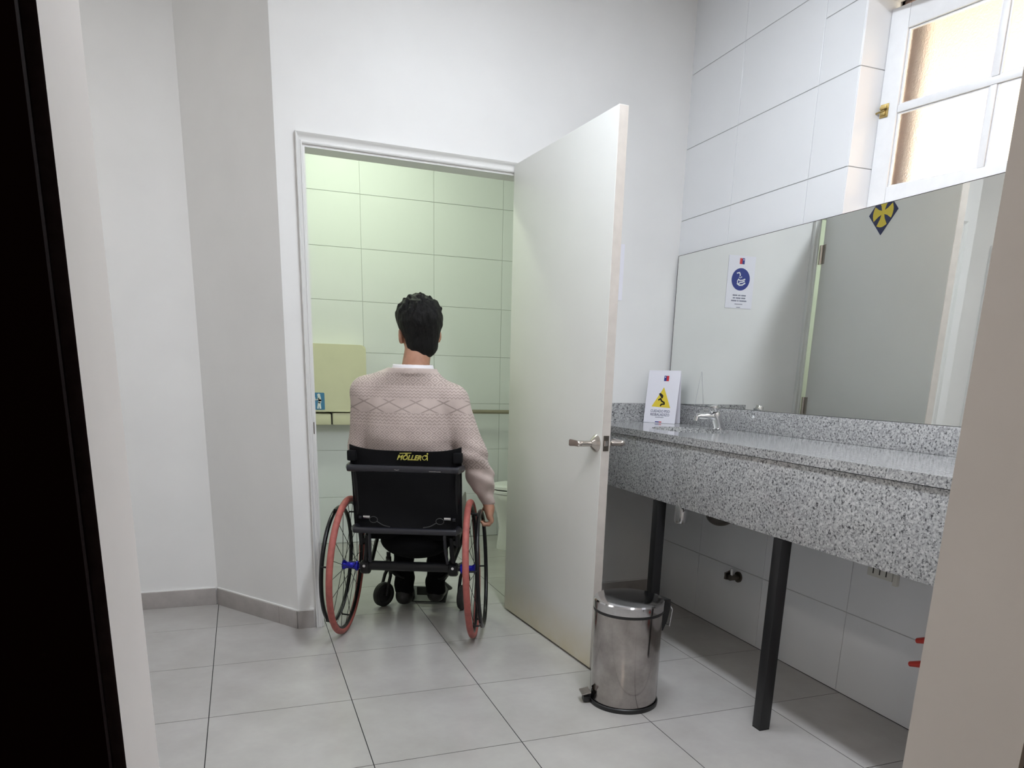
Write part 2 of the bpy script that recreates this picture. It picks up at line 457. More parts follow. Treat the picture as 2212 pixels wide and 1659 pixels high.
for y0, y1 in zip(ycols, ycols[1:]):
    for z0, z1 in zip(zrows, zrows[1:]):
        for r in clip_rects(y0, y1, z0, z1):
            if r[1]-r[0] > .012 and r[3]-r[2] > .012:
                rect_tile(wall_right, 'tile', (XW, (r[0]+r[1])/2, (r[2]+r[3])/2), (0, -1, 0), (0, 0, 1), (-1, 0, 0), r[1]-r[0], r[3]-r[2])
# tiles lining the window reveal
for z0, z1 in ((WZ0, 2.0), (2.0, 7/3), (7/3, WZ1)):
    rect_tile(wall_right, 'tile', (XW+.075, WY1-.004, (z0+z1)/2), (1, 0, 0), (0, 0, 1), (0, -1, 0), .15, z1-z0)
    rect_tile(wall_right, 'tile', (XW+.075, WY0+.004, (z0+z1)/2), (-1, 0, 0), (0, 0, 1), (0, 1, 0), .15, z1-z0)
for y0, y1 in ((WY0+.004, -1.62), (-1.62, WY1-.004)):
    rect_tile(wall_right, 'tile', (XW+.075, (y0+y1)/2, WZ0+.004), (1, 0, 0), (0, 1, 0), (0, 0, 1), .15, y1-y0)
    rect_tile(wall_right, 'tile', (XW+.075, (y0+y1)/2, WZ1-.004), (1, 0, 0), (0, -1, 0), (0, 0, -1), .15, y1-y0)
# outer brown plaster of the window embrasure
for nm, lo, hi in (('outer_reveal', (XW+.16, WY1-.012, WZ0), (XW+.339, WY1, WZ1)), ('outer_reveal', (XW+.16, WY0, WZ0), (XW+.339, WY0+.012, WZ1)),
                   ('outer_reveal', (XW+.16, WY0, WZ1-.012), (XW+.339, WY1, WZ1)), ('outer_reveal', (XW+.16, WY0, WZ0), (XW+.339, WY1, WZ0+.012))):
    box(nm, lo, hi, 'outer_plaster', wall_right)

struct(box('tint_eave', (XW+.345, -3.4, 2.72), (XW+1.75, .6, 2.80), 'tint_eave_plaster'), 'added peach eave outside the window, tinting its upper panes', 'eave')  # unseen slab added so the upper panes turn peach and darker than the lower
# --- cubicle rear wall
wb = struct(box('wall_rear', (-.1, YS+.0035, 0), (XW, YS+.1, ZC), 'wall_grout'), 'white tiled rear wall of the cubicle', 'wall')
xcols = [.07, .492, .99, 1.487, 1.985, XW]
for x0, x1 in zip(xcols, xcols[1:]):
    for z0, z1 in zip(zrows, zrows[1:]):
        rect_tile(wb, 'tile', ((x0+x1)/2, YS, (z0+z1)/2), (1, 0, 0), (0, 0, 1), (0, -1, 0), x1-x0, z1-z0)
# --- cubicle side wall and alcove walls
struct(box('wall_partition', (0.0, .46, 0), (.07, YS, ZC), 'paint'), 'painted partition between the cubicles', 'wall')
D2a, D2b = -1.28, -.452             # second door opening in the alcove wall
bm = bmesh.new()
add_box(bm, (XL, AL.y, 0), (D2a, AL.y+.09, ZC)); add_box(bm, (D2b, AL.y, 0), (.07, AL.y+.09, ZC)); add_box(bm, (D2a, AL.y, 2.125), (D2b, AL.y+.09, ZC))
struct(obj('wall_alcove', bm, 'paint'), 'off-white alcove wall at the end of the left recess', 'wall')
# --- oblique wall
dv = (P0-AL); L_ob = dv.length; ob_dir = dv.normalized(); ob_n = Vector((ob_dir.y, -ob_dir.x))      # normal to the room
if ob_n.x > 0: ob_n = -ob_n
bm = bmesh.new()
q = [AL, P0, P0-ob_n*.03+Vector((.06, .05)), AL-ob_n*.07]
add_prism(bm, [(v.x, v.y) for v in q], 0, ZC)
struct(obj('wall_oblique', bm, 'paint'), 'slanting beige-white wall beside the cubicle door', 'wall')
# --- door wall
wv = (P1-P0).normalized(); wn = Vector((wv.y, -wv.x))        # wn points into the washroom
WM = Matrix(((wv.x, -wn.x, 0, P0.x), (wv.y, -wn.y, 0, P0.y), (0, 0, 1, 0), (0, 0, 0, 1)))   # local: x along wall, y into the wall, z up
S0, S1, ZD = .106, 1.114, 2.118
LW = (P1-P0).length
bm = bmesh.new()
add_box(bm, (0, 0, 0), (S0, .10, ZC), WM); add_box(bm, (S1, 0, 0), (LW+.02, .10, ZC), WM); add_box(bm, (S0, 0, ZD), (S1, .10, ZC), WM)
struct(obj('wall_back', bm, 'paint'), 'white wall holding the cubicle door', 'wall')
# door frame lining and moulded architrave
def door_frame(name, M_, s0, s1, zt, depth, label):
    root = struct(empty(name), label, 'door frame')
    for nm, lo, hi in (('jamb', (s0-.001, -.001, 0), (s0+.012, depth, zt)), ('jamb', (s1-.012, -.001, 0), (s1+.001, depth, zt)), ('head', (s0+.012, -.001, zt-.012), (s1-.012, depth, zt+.001))):
        box(nm, lo, hi, 'trim_paint', root, mtx=M_)
    prof = [(-.002, 0), (-.002, .009), (.003, .012), (.008, .012), (.012, .008), (.020, .009), (.028, .013), (.034, .020), (.038, .022), (.041, .021), (.042, 0)]
    bm = bmesh.new(); rings = []
    for (s, z, ox, oz) in ((s0, 0, -1, 0), (s0, zt, -1, 1), (s1, zt, 1, 1), (s1, 0, 1, 0)):
        kx = .62 if ox < 0 else 1.0
        rings.append([bm.verts.new(M_ @ Vector((s+ox*a*kx, -b, z+oz*a))) for a, b in prof])
    for A, B in zip(rings, rings[1:]):
        for k in range(len(prof)-1): bm.faces.new((A[k], A[k+1], B[k+1], B[k]))
    bm.faces.new(rings[0]); bm.faces.new(rings[-1])
    obj('architrave', bm, 'trim_paint', root, smooth=True, angle=25)
    return root
fr1 = door_frame('trim_1', WM, S0, S1, ZD, .10, 'moulded white frame around the open cubicle doorway')
box('strike_plate', (S0-.0012, -.0140, .925), (S0+.0028, -.0125, .978), 'old_metal', fr1, mtx=WM)
AM = Matrix(((1, 0, 0, 0), (0, 1, 0, AL.y), (0, 0, 1, 0), (0, 0, 0, 1)))
fr2 = door_frame('trim_2', AM, D2a, D2b, 2.125, .09, 'white frame around the closed alcove door')
d2 = struct(box('door_2', (D2a+.014, AL.y+.03, .008), (D2b-.014, AL.y+.07, 2.11), 'door_paint'), 'closed white door in the alcove', 'door')
hd = cyl('rose', (D2b-.075, AL.y+.03, .97), (D2b-.075, AL.y+.018, .97), .026, 'old_metal', d2)
tube('lever', [(D2b-.075, AL.y+.02, .97), (D2b-.075, AL.y-.02, .97), (D2b-.09, AL.y-.03, .97), (D2b-.17, AL.y-.03, .97)], .009, 'old_metal', hd)

# --- skirting tiles
def skirt(parent, a, b, nrm, z1=.088, th=.011):
    a = Vector(a); b = Vector(b); d = (b-a); w = d.length; d.normalize(); c = (a+b)/2
    Mx = Matrix(((d.x, nrm[0], 0, c.x), (d.y, nrm[1], 0, c.y), (0, 0, 1, 0), (0, 0, 0, 1)))
    bm = bmesh.new(); add_box(bm, (-w/2+.0008, 0, 0), (w/2-.0008, th, z1), Mx, .0012); obj('skirting_tile', bm, 'skirting_tile', parent, True)
    bm = bmesh.new(); add_box(bm, (-w/2, 0, z1), (w/2, th*.75, z1+.005), Mx); obj('caulk', bm, 'paint', parent)
bb1 = struct(empty('baseboard_alcove'), 'grey skirting tiles along the alcove wall', 'baseboard')
for x0, x1 in ((-.402, -.009),): skirt(bb1, (x0, AL.y), (x1, AL.y), (0, -1))
bb1b = struct(empty('baseboard_left'), 'grey skirting tiles along the hidden left end of the alcove', 'baseboard')
skirt(bb1b, (XL, AL.y), (D2a-.055, AL.y), (0, -1))
bb2 = struct(empty('baseboard_oblique'), 'grey skirting tiles along the slanting wall', 'baseboard')
jt = AL+ob_dir*(L_ob*.79)
skirt(bb2, AL+ob_dir*.009, jt, ob_n); skirt(bb2, jt, P0+ob_n*0, ob_n)
bb3 = struct(empty('baseboard_back'), 'short grey skirting tile beside the cubicle door frame', 'baseboard')
skirt(bb3, P0+wv*(-.006), P0+wv*(S0-.035), wn)
skirt(bb3, P0+wv*(S1+.055), P0+wv*(LW-.002), wn)

# --- front wall with the doorway the room is seen through
DX0, DX1, DZ = .1105, .797, 2.08
bm = bmesh.new()
add_box(bm, (XL, YFO, 0), (DX0, YF, ZC)); add_box(bm, (DX1, YFO, 0), (XW, YF, ZC)); add_box(bm, (DX0, YFO, DZ), (DX1, YF, ZC))
struct(obj('wall_front', bm, 'paint_reveal'), 'pale wall whose doorway edges frame the view', 'wall')
bm = bmesh.new(); K = YFO-.0005
for a, b in (((XL, K-.012, 0), (DX0-.006, K, ZC)), ((DX1+.006, K-.012, 0), (XW, K, ZC)), ((DX0-.006, K-.012, DZ+.006), (DX1+.006, K, ZC))): add_box(bm, a, b)
struct(obj('wall_corridor', bm, 'dark_wall'), 'dark corridor side of the doorway wall', 'wall')
tr = struct(empty('trim_3'), 'dark wooden door lining at the near edge of the view', 'door frame')
box('casing', (DX0-.13, YFO-.019, 0), (DX0-.004, YFO-.0126, DZ+.12), 'dark_wood', tr)
box('casing', (DX1+.004, YFO-.019, 0), (DX1+.13, YFO-.0126, DZ+.12), 'dark_wood', tr)
box('casing', (DX0-.004, YFO-.019, DZ+.004), (DX1+.004, YFO-.0126, DZ+.12), 'dark_wood', tr)
bm = bmesh.new()
add_box(bm, (-1.0, -5.0, -.05), (1.9, YFO-.0205, -.0035)); add_box(bm, (-1.0, -5.0, ZC), (1.9, YFO, ZC+.05)); add_box(bm, (-1.05, -5.0, 0), (-1.0, YFO, ZC)); add_box(bm, (1.9, -5.0, 0), (1.95, YFO, ZC)); add_box(bm, (-1.0, -5.05, 0), (1.9, -5.0, ZC))
struct(obj('wall_hall', bm, 'dark_wall'), 'unlit corridor behind the viewpoint', 'corridor')
# --- left wall, ceiling
struct(box('wall_left', (XL-.08, YFO, 0), (XL, AL.y+.09, ZC), 'paint'), 'painted left wall of the washroom', 'wall')
struct(box('ceiling', (XL-.08, YFO, ZC), (XW+.34, YS+.1, ZC+.06), 'ceiling_paint'), 'white ceiling', 'ceiling')

# ================================================================ LIGHT FITTINGS
for lx, ly, glow, lab in ((1.17, -1.52, 'tube_glow', 'slim ceiling light above the open cubicle door'), (1.17, -2.55, 'front_fill_glow', 'added slim fill light above the doorway end of the counter'), (-.95, -.85, 'recess_fill_glow', 'added dim slim fill light in the left recess')):  # doorway-end and recess lights are added fill, no such fittings seen
    lf = tag(empty('ceiling_light', (lx, ly, ZC)), lab, 'ceiling light')
    bm = bmesh.new(); P_ = rrect(.20, 1.0, .006)
    for a, b in (((-.10, -.50, -.10), (-.086, .50, 0)), ((.086, -.50, -.10), (.10, .50, 0)), ((-.086, -.50, -.10), (.086, -.486, 0)), ((-.086, .486, -.10), (.086, .50, 0)), ((-.086, -.486, -.02), (.086, .486, 0))): add_box(bm, a, b)
    obj('housing', bm, 'white_plastic', lf)
    box('diffuser', (-.0855, -.4855, -.098), (.0855, .4855, -.088), glow, lf)
gl = tag(empty('round_light', (.90, .86, ZC)), 'round ceiling light inside the cubicle', 'ceiling light')
lathe('rim', [(.165, 0), (.20, 0), (.20, -.10), (.165, -.10), (.165, 0)], 'white_plastic', gl, 40)
lathe('diffuser', [(0, -.085), (.1645, -.085), (.1645, -.097), (0, -.097)], 'globe_glow', gl, 40)

hl_ = tag(empty('hall_fill_light', (-.45, -4.2, 2.62)), 'added round warm fill light in the dark corridor', 'ceiling light')  # unseen stand-in for warm corridor light, added to brighten the doorway edges
lathe('rim', [(.12, 0), (.15, 0), (.15, -.05), (.12, -.05), (.12, 0)], 'white_plastic', hl_, 32)
lathe('diffuser', [(0, -.035), (.1195, -.035), (.1195, -.047), (0, -.047)], 'hall_fill_glow', hl_, 32)
cyl('rod', (0, 0, .0), (0, 0, ZC-2.62), .012, 'white_plastic', hl_)

# ================================================================ WINDOW
ang = math.radians(12); sd = Vector((math.sin(ang), -math.cos(ang), 0)); sn = Vector((-math.cos(ang), -math.sin(ang), 0))
win = struct(empty('window_1'), 'white wooden window with frosted panes standing ajar above the mirror', 'window')
SM = frame_mtx((2.480, -1.186, 0), sd, (0, 0, 1), sn)      # local x along sash, y up, z towards the room
TW = .80
def sbox(nm, x0, x1, z0, z1, d0, d1, mat='sash_paint', bev=.003, parent=win):
    bm = bmesh.new(); add_box(bm, (x0, z0, d0), (x1, z1, d1), SM, bev); return obj(nm, bm, mat, parent, True)
st = sbox('stile', 0, .070, 1.866, 2.526, -.034, 0)
sbox('stile', TW-.07, TW, 1.866, 2.526, -.034, 0)
sbox('rail', .0705, TW-.0705, 1.866, 1.926, -.034, -.0005)
sbox('rail', .0705, TW-.0705, 2.447, 2.526, -.034, -.0005)
sbox('muntin', .0705, TW-.0705, 2.176, 2.200, -.030, -.003)
sbox('muntin', .392, .414, 1.9265, 2.1755, -.030, -.003); sbox('muntin', .392, .414, 2.2005, 2.4465, -.030, -.003)
for x0, x1 in ((.071, .391), (.415, TW-.071)):
    for z0, z1 in ((1.927, 2.175), (2.201, 2.446)): sbox('pane', x0, x1, z0, z1, -.022, -.018, 'frosted_glass', 0)
    for z0, z1 in ((1.927, 2.175), (2.201, 2.446)):
        bm = bmesh.new()
        for a in ((x0, z0, x0+.006, z1), (x1-.006, z0, x1, z1), (x0+.006, z0, x1-.006, z0+.005), (x0+.006, z1-.005, x1-.006, z1)): add_box(bm, (a[0], a[1], -.0175), (a[2], a[3], -.010), SM)
        obj('putty', bm, 'sash_paint', win)
bm = bmesh.new(); add_box(bm, (.006, 2.170, .0005), (.038, 2.215, .004), SM, .001)
la = obj('latch', bm, 'brass', win, True)
bm = bmesh.new(); add_box(bm, (.008, 2.196, .0041), (.034, 2.208, .012), SM, .002); add_box(bm, (.010, 2.176, .0041), (.030, 2.188, .010), SM, .002); obj('latch_plate', bm, 'brass', la, True)
bm = bmesh.new(); add_tube(bm, [SM @ Vector(p_) for p_ in ((.028, 2.191, .009), (.004, 2.189, .010), (-.012, 2.186, .011), (-.016, 2.178, .011))], .0035, 8); obj('latch_bolt', bm, 'brass', la, True)
# dark frame behind the sash
fm = struct(empty('trim_4'), 'wooden frame in the window recess', 'window frame')
for nm, lo, hi in (('frame_post', (XW+.255, WY1-.05, WZ0+.0125), (XW+.30, WY1-.0125, WZ1-.0125)), ('frame_post', (XW+.255, WY0+.0125, WZ0+.0125), (XW+.30, WY0+.05, WZ1-.0125))):
    box(nm, lo, hi, 'sash_paint', fm)

# ================================================================ CUBICLE DOOR (open towards the viewer)
Dh = Vector((1.424, -.104)); Df = Vector((1.4945, -.996)); dd = (Df-Dh).normalized(); dn = Vector((-dd.y, dd.x))
if dn.x < 0: dn = -dn                       # towards +x: rear face
DL = (Df-Dh).length; DT = .040; ZT = 2.145
DM = frame_mtx((Dh.x, Dh.y, 0), (dd.x, dd.y, 0), (dn.x, dn.y, 0), (0, 0, 1))     # x hinge->free edge, y front->rear face, z up
bm = bmesh.new(); add_box(bm, (0, 0, .010), (DL, DT, ZT), DM, .0015)
door = struct(obj('door_1', bm, 'door_paint', None, True), 'white cubicle door standing open towards the washroom', 'door')
bm = bmesh.new(); add_box(bm, (DL, .0015, .012), (DL+.0015, DT-.0015, ZT-.002), DM); obj('edge_strip', bm, 'door_edge', door)
bm = bmesh.new(); add_box(bm, (DL+.0015, .008, .925), (DL+.003, .033, .985), DM, .0004); lp = obj('latch_plate', bm, 'old_metal', door)
bm = bmesh.new(); add_prism(bm, [(0, .010), (0, .030), (.010, .014), (.010, .010)], .945, .966, DM @ Matrix.Translation((DL+.003, 0, 0))); obj('latch_bolt', bm, 'nickel', lp)
for zz in (.931, .979):
    cyl('screw', DM @ Vector((DL+.003, .0205, zz)), DM @ Vector((DL+.0038, .0205, zz)), .003, 'old_metal', lp, n=10)
HS = DL-.038
def handle(side):
    s = -1 if side == 'front' else 1; y0 = 0 if s < 0 else DT
    Mx = DM @ Matrix.Translation((HS, y0, .952)) @ (Matrix.Rotation(math.radians(90 if s < 0 else -90), 4, 'X'))
    bm = bmesh.new(); add_lathe(bm, [(0.034, 0), (.035, .004), (.030, .010), (.022, .018), (.0145, .024), (.0125, .026), (0, .026)], 32, Mx); rose = obj('handle_rose', bm, 'nickel', door, True)
    bm = bmesh.new(); add_lathe(bm, [(.0115, .024), (.0115, .064), (.0125, .066), (.0125, .084), (.010, .088), (0, .088)], 24, Mx); obj('spindle', bm, 'nickel', rose, True)
    a = DM @ Vector((HS, y0+s*.076, .952)); b = DM @ Vector((HS-.105, y0+s*.082, .950))
    ax = (b-a).normalized(); sdv = Vector((0, 0, 1)).cross(ax).normalized(); up = ax.cross(sdv)
    bm = bmesh.new(); add_prism(bm, [(-.004, -.011), (-.004, .011), (.030, .012), (.062, .014), (.070, .010), (.070, -.010), (.062, -.013), (.030, -.011)], -.006, .006, frame_mtx(a, ax, up, sdv)); obj('lever', bm, 'nickel', rose)
handle('front'); handle('rear')
for zc in (.27, 1.08, 1.90):
    hg = cyl('hinge', DM @ Vector((-.008, DT+.004, zc-.05)), DM @ Vector((-.008, DT+.004, zc+.05)), .006, 'nickel', door, n=12)
    bm = bmesh.new(); add_box(bm, (-.006, DT+.0002, zc-.05), (.026, DT+.0022, zc+.05), DM); obj('hinge_leaf', bm, 'nickel', hg)
    bm = bmesh.new(); add_box(bm, (-.022, DT-.004, zc-.05), (-.012, DT+.006, zc+.05), DM); obj('hinge_leaf', bm, 'nickel', hg)
# diamond sign on the rear face
dia_ = tag(empty('diamond_sign', tuple(DM @ Vector((.435, DT, 2.035)))), 'blue diamond sign with a yellow cross on the rear of the open door', 'sign')
# local axes seen from the rear (+y side)
QM = frame_mtx((0, 0, 0), (-dd.x, -dd.y, 0), (0, 0, 1), (dn.x, dn.y, 0))
prism('board', [(0, -.104), (.098, 0), (0, .104), (-.098, 0)], .0003, .0023, 'print_navy', dia_, QM)
bm = bmesh.new()
for a in range(4):
    R = Matrix.Rotation(math.radians(90*a), 4, 'Z')
    P = [(.008, .006), (.016, .030), (.034, .058)]
    arc = [(.034-.068*k/6, .058+.010*math.sin(math.pi*k/6)) for k in range(1, 7)]
    P = P+arc+[(-.016, .030), (-.008, .006)]
    add_prism(bm, P, .0024, .0032+.0001*a, QM @ R)
add_prism(bm, [(.009, -.009), (.009, .009), (-.009, .009), (-.009, -.009)], .0024, .0030, QM)
obj('cross', bm, 'print_yellow', dia_)

# ================================================================ HAND WASHING NOTICE on the door wall
nx0, nx1, nz0, nz1 = 1.874, 2.042, 1.594, 1.862
def flag(parent, M_, x, y, w, z=.0021):
    prism('flag_blue', [(x-w/2, y-w/2), (x, y-w/2), (x, y+w/2), (x-w/2, y+w/2)], .002, z+.0004, 'print_blue', parent, M_)
    prism('flag_red', [(x, y-w/2), (x+w/2, y-w/2), (x+w/2, y+w/2), (x, y+w/2)], .002, z+.0004, 'print_red', parent, M_)
    prism('flag_star', disc(w*.10, 10, x-w*.27, y+w*.25), z+.0004, z+.0008, 'print_white', parent, M_)
def word_bars(parent, M_, rows, mat='print_grey'):
    bm = bmesh.new()
    for (cx, y, widths, h) in rows:
        tot = sum(widths)+.004*(len(widths)-1); x = cx-tot/2
        for w in widths:
            k = max(2, int(w/.0042)); s = w/k
            for i in range(k): add_box(bm, (x+i*s, y-h/2*(1 if i % 3 else .8), .002), (x+i*s+s*.72, y+h/2*(1 if i % 2 else .75), .0026), M_)
            x += w+.004
    return obj('print_lines', bm, mat, parent)
tx = (nx0+nx1)/2-P0.x; cpt = P0+wv*(tx/wv.x)
wash = tag(empty('washing_notice', (cpt.x, cpt.y, (nz0+nz1)/2)), 'white notice with a blue disc on the wall behind the open door', 'notice')
NM = frame_mtx((0, 0, 0), (wv.x, wv.y, 0), (0, 0, 1), (wn.x, wn.y, 0))
prism('board', rrect(.168, .268, .003), .0004, .002, 'card_white', wash, NM)
flag(wash, NM, 0, .107, .030)
prism('blue_disc', disc(.057), .002, .0026, 'print_blue', wash, NM @ Matrix.Translation((0, .015, 0)))
def stroke(bm, pts, w, z0, z1, M_):
    for a, b in zip(pts, pts[1:]):
        a = Vector(a); b = Vector(b); d = (b-a).normalized(); n = Vector((-d.y, d.x))*w/2; d *= w*.3
        add_prism(bm, [tuple(a-d-n), tuple(b+d-n), tuple(b+d+n), tuple(a-d+n)], z0, z1, M_)
bm = bmesh.new(); NN = NM @ Matrix.Translation((0, .015, 0))
stroke(bm, [(.026, .030), (.012, .034), (.006, .026), (.006, .018)], .006, .0026, .0031, NN)
for p_ in ((.010, .010), (.002, .008), (-.004, .012)): add_prism(bm, disc(.0028, 8, *p_), .0026, .0031, NN)
stroke(bm, [(-.026, .002), (-.012, -.004), (.006, -.006), (.014, .000)], .006, .0026, .0031, NN)
stroke(bm, [(-.024, -.008), (-.010, -.014), (.004, -.016), (.010, -.024)], .006, .0026, .0031, NN)
stroke(bm, [(-.028, -.018), (-.012, -.028), (.006, -.030), (.020, -.022)], .007, .0026, .0031, NN)
stroke(bm, [(.014, .000), (.020, -.010), (.018, -.020)], .005, .0026, .0031, NN)
obj('pictogram', bm, 'print_white', wash)
word_bars(wash, NM, [(0, -.067, (.030, .016, .030), .007), (0, -.081, (.026, .030, .016), .007), (0, -.095, (.045, .010, .034), .007), (0, -.112, (.05,), .004)])
prism('bottom_flag', [(-.012, -.130), (.012, -.130), (.012, -.127), (-.012, -.127)], .002, .0025, 'print_grey', wash, NM)

# ================================================================ BASIN COUNTER
YC1 = -2.75; XA = 1.836; ZT_ = .985
ctr = tag(empty('basin_counter', (XA, -1.4, 0)), 'speckled grey granite counter with a deep apron below the mirror', 'counter')
CM = Matrix.Translation((-XA, 1.4, 0))
def cobj(nm, bm, mat, smooth=False):
    bmesh.ops.transform(bm, matrix=CM, verts=bm.verts[:]); return obj(nm, bm, mat, ctr, smooth)
# slab with oval cut-out
SKX, SKY, SRX, SRY = 2.095, -.69, .150, .215
bm = bmesh.new(); n = 64
yback = lambda x: P0.y+(x-P0.x)*(wv.y/wv.x)-.002
x0, x1 = XA-.006, XW-.002
def outer(a):
    c, s = math.cos(a), math.sin(a); ks = []
    y0, y1 = SKY-.36, SKY+.36
    if c > 1e-9: ks.append((x1-SKX)/c)
    if c < -1e-9: ks.append((x0-SKX)/c)
    if s > 1e-9: ks.append((y1-SKY)/s)
    if s < -1e-9: ks.append((y0-SKY)/s)
    k = min(ks); return SKX+k*c, SKY+k*s
angs = sorted(set([2*math.pi*k/n for k in range(n)]+[math.atan2(sy*.36, dx_) % (2*math.pi) for sy in (1, -1) for dx_ in (x1-SKX, x0-SKX)]))
R = {}
for z in (ZT_, ZT_-.03):
    R[z, 'i'] = [bm.verts.new((SKX+SRX*math.cos(a), SKY+SRY*math.sin(a), z)) for a in angs]
    R[z, 'o'] = [bm.verts.new(outer(a)+(z,)) for a in angs]
m = len(angs)
for k in range(m):
    j = (k+1) % m
    bm.faces.new((R[ZT_, 'i'][k], R[ZT_, 'o'][k], R[ZT_, 'o'][j], R[ZT_, 'i'][j]))
    bm.faces.new((R[ZT_-.03, 'i'][k], R[ZT_-.03, 'i'][j], R[ZT_-.03, 'o'][j], R[ZT_-.03, 'o'][k]))
    bm.faces.new((R[ZT_, 'i'][k], R[ZT_, 'i'][j], R[ZT_-.03, 'i'][j], R[ZT_-.03, 'i'][k]))
    bm.faces.new((R[ZT_, 'o'][k], R[ZT_-.03, 'o'][k], R[ZT_-.03, 'o'][j], R[ZT_, 'o'][j]))
add_prism(bm, [(x0, SKY+.36), (x1, SKY+.36), (x1, yback(x1)), (x0, yback(x0))], ZT_-.03, ZT_)
add_box(bm, (x0, YC1, ZT_-.03), (x1, SKY-.36, ZT_))
cobj('top_slab', bm, 'granite')
for ya, yb in ((-.985, yback(XA)), (YC1, -.986)):
    bm = bmesh.new(); add_box(bm, (XA, ya, .700), (XA+.022, yb, ZT_-.0325), None, .0015); cobj('apron_panel', bm, 'granite', True)
bm = bmesh.new(); add_box(bm, (2.338, YC1, ZT_+.0003), (2.358, -.075, 1.080), None, .0015); cobj('backsplash', bm, 'granite', True)
bm = bmesh.new(); bx0, bx1 = 1.86, 2.336
add_prism(bm, [(bx0, yback(bx0)-.020), (bx1, yback(bx1)-.020), (bx1, yback(bx1)), (bx0, yback(bx0))], ZT_+.0003, 1.080); cobj('side_splash', bm, 'granite')
for y in (-.868, -1.660, -2.46):
    bm = bmesh.new()
    add_box(bm, (1.8365, y-.0215, .006), (1.8795, y+.0215, .698), None, .003); lg = cobj('leg', bm, 'black_steel', True)
    bm = bmesh.new(); add_box(bm, (1.8375, y-.0205, 0), (1.8785, y+.0205, .006)); bmesh.ops.transform(bm, matrix=CM, verts=bm.verts[:]); obj('foot', bm, 'black_plastic', lg)
bm = bmesh.new(); add_box(bm, (1.8585, YC1, .715), (1.880, yback(1.86)-.03, .745)); cobj('support_rail', bm, 'black_steel')
# basin
bas = tag(empty('basin', (SKX, SKY, .80)), 'oval white basin set under the granite counter', 'basin')
bm = bmesh.new(); prof = [(.985, .150), (1.0, .1545), (1.10, .1545), (1.10, .148), (.97, .10), (.75, .03), (.3, .005), (0, .004)]
rings = []
for k, z in prof:
    rings.append([bm.verts.new((SRX*k*math.cos(2*math.pi*i/40), SRY*k*math.sin(2*math.pi*i/40), z)) for i in range(40)] if k else [bm.verts.new((0, 0, z))])
inn = [(1.04, .153), (.93, .10), (.70, .035), (.25, .012), (0, .011)]
for A, B in zip(rings, rings[1:]):
    for i in range(40):
        j = (i+1) % 40
        if len(B) == 1: bm.faces.new((A[i], A[j], B[0]))
        else: bm.faces.new((A[i], A[j], B[j], B[i]))
ri = [[bm.verts.new((SRX*k*math.cos(2*math.pi*i/40), SRY*k*math.sin(2*math.pi*i/40), z)) for i in range(40)] if k else [bm.verts.new((0, 0, z))] for k, z in inn]
for A, B in zip([rings[0]]+ri[1:], ri[1:]):
    for i in range(40):
        j = (i+1) % 40
        if len(B) == 1: bm.faces.new((A[i], A[j], B[0]))
        else: bm.faces.new((A[i], A[j], B[j], B[i]))
for v in ri[0]: bm.verts.remove(v)
obj('bowl', bm, 'ceramic', bas, True)
lathe('drain', [(0, .0125), (.02, .0125), (.022, .0118)], 'chrome', bas, 20)
# bottle trap below the basin
trp = tag(empty('bottle_trap', (2.105, -.665, .545)), 'chrome bottle trap hanging under the granite counter', 'drain pipe')
lathe('cup', [(0, 0), (.026, .001), (.031, .008), (.032, .02), (.032, .085), (.029, .092), (.020, .098), (.018, .10)], 'chrome', trp, 28)
cyl('tailpiece', (0, 0, .10), (0, 0, .258), .016, 'chrome', trp)
tube('outlet_pipe', [(.02, 0, .07), (.12, 0, .07), (.26, 0, .07)], .014, 'chrome', trp)
# dark second drain under the counter
dr = tag(empty('drain_bend', (2.06, -1.03, .605)), 'dark round drain bend under the granite apron', 'drain pipe')
net_obj('bend', lambda x, y, z: smin(ell(x, y, z, (0, 0, .05), (.06, .062, .048)), caps(x, y, z, (0, 0, .09), (0, 0, .30), .03, .03), .02), (-.1, -.1, -.02), (.1, .1, .349), .006, 'drain_dark', dr)
tube('tail_pipe', [(.03, -.05, .03), (.10, -.09, .03), (.297, -.09, .05)], .014, 'drain_dark', dr)
# stop valve
vl = tag(empty('stop_valve', (XW, -.80, .296)), 'dark metal stop valve on the tiled wall below the counter', 'valve')
cyl('flange', (0, 0, 0), (-.008, 0, 0), .026, 'old_metal', vl); cyl('body', (-.008, 0, 0), (-.05, 0, 0), .014, 'old_metal', vl)
cyl('stem', (-.032, .012, 0), (-.032, .030, 0), .008, 'old_metal', vl)
bm = bmesh.new(); add_prism(bm, [((.020 if k % 2 else .027)*math.cos(math.pi*k/5), (.020 if k % 2 else .027)*math.sin(math.pi*k/5)) for k in range(10)], 0, .012, frame_mtx((-.032, .030, 0), (1, 0, 0), (0, 0, 1), (0, 1, 0))); obj('wheel_knob', bm, 'old_metal', vl)
cyl('spout', (-.040, 0, -.004), (-.046, 0, .045), .007, 'chrome', vl)
# power outlet
ol = tag(empty('power_outlet', (XW, -1.615, .552)), 'ivory power outlet half hidden by the granite apron', 'outlet')
bm = bmesh.new(); add_box(bm, (-.008, -.058, -.042), (0, .058, .042), None, .002); obj('plate', bm, 'outlet_ivory', ol, True)
for y in (-.03, .0, .03):
    box('socket', (-.0088, y-.0025, -.03), (-.0081, y+.0025, .018), 'print_black', ol)
bm = bmesh.new(); add_box(bm, (-.014, -.084, -.052), (0, -.066, .042), None, .002); obj('cable_clip', bm, 'outlet_ivory', ol, True)

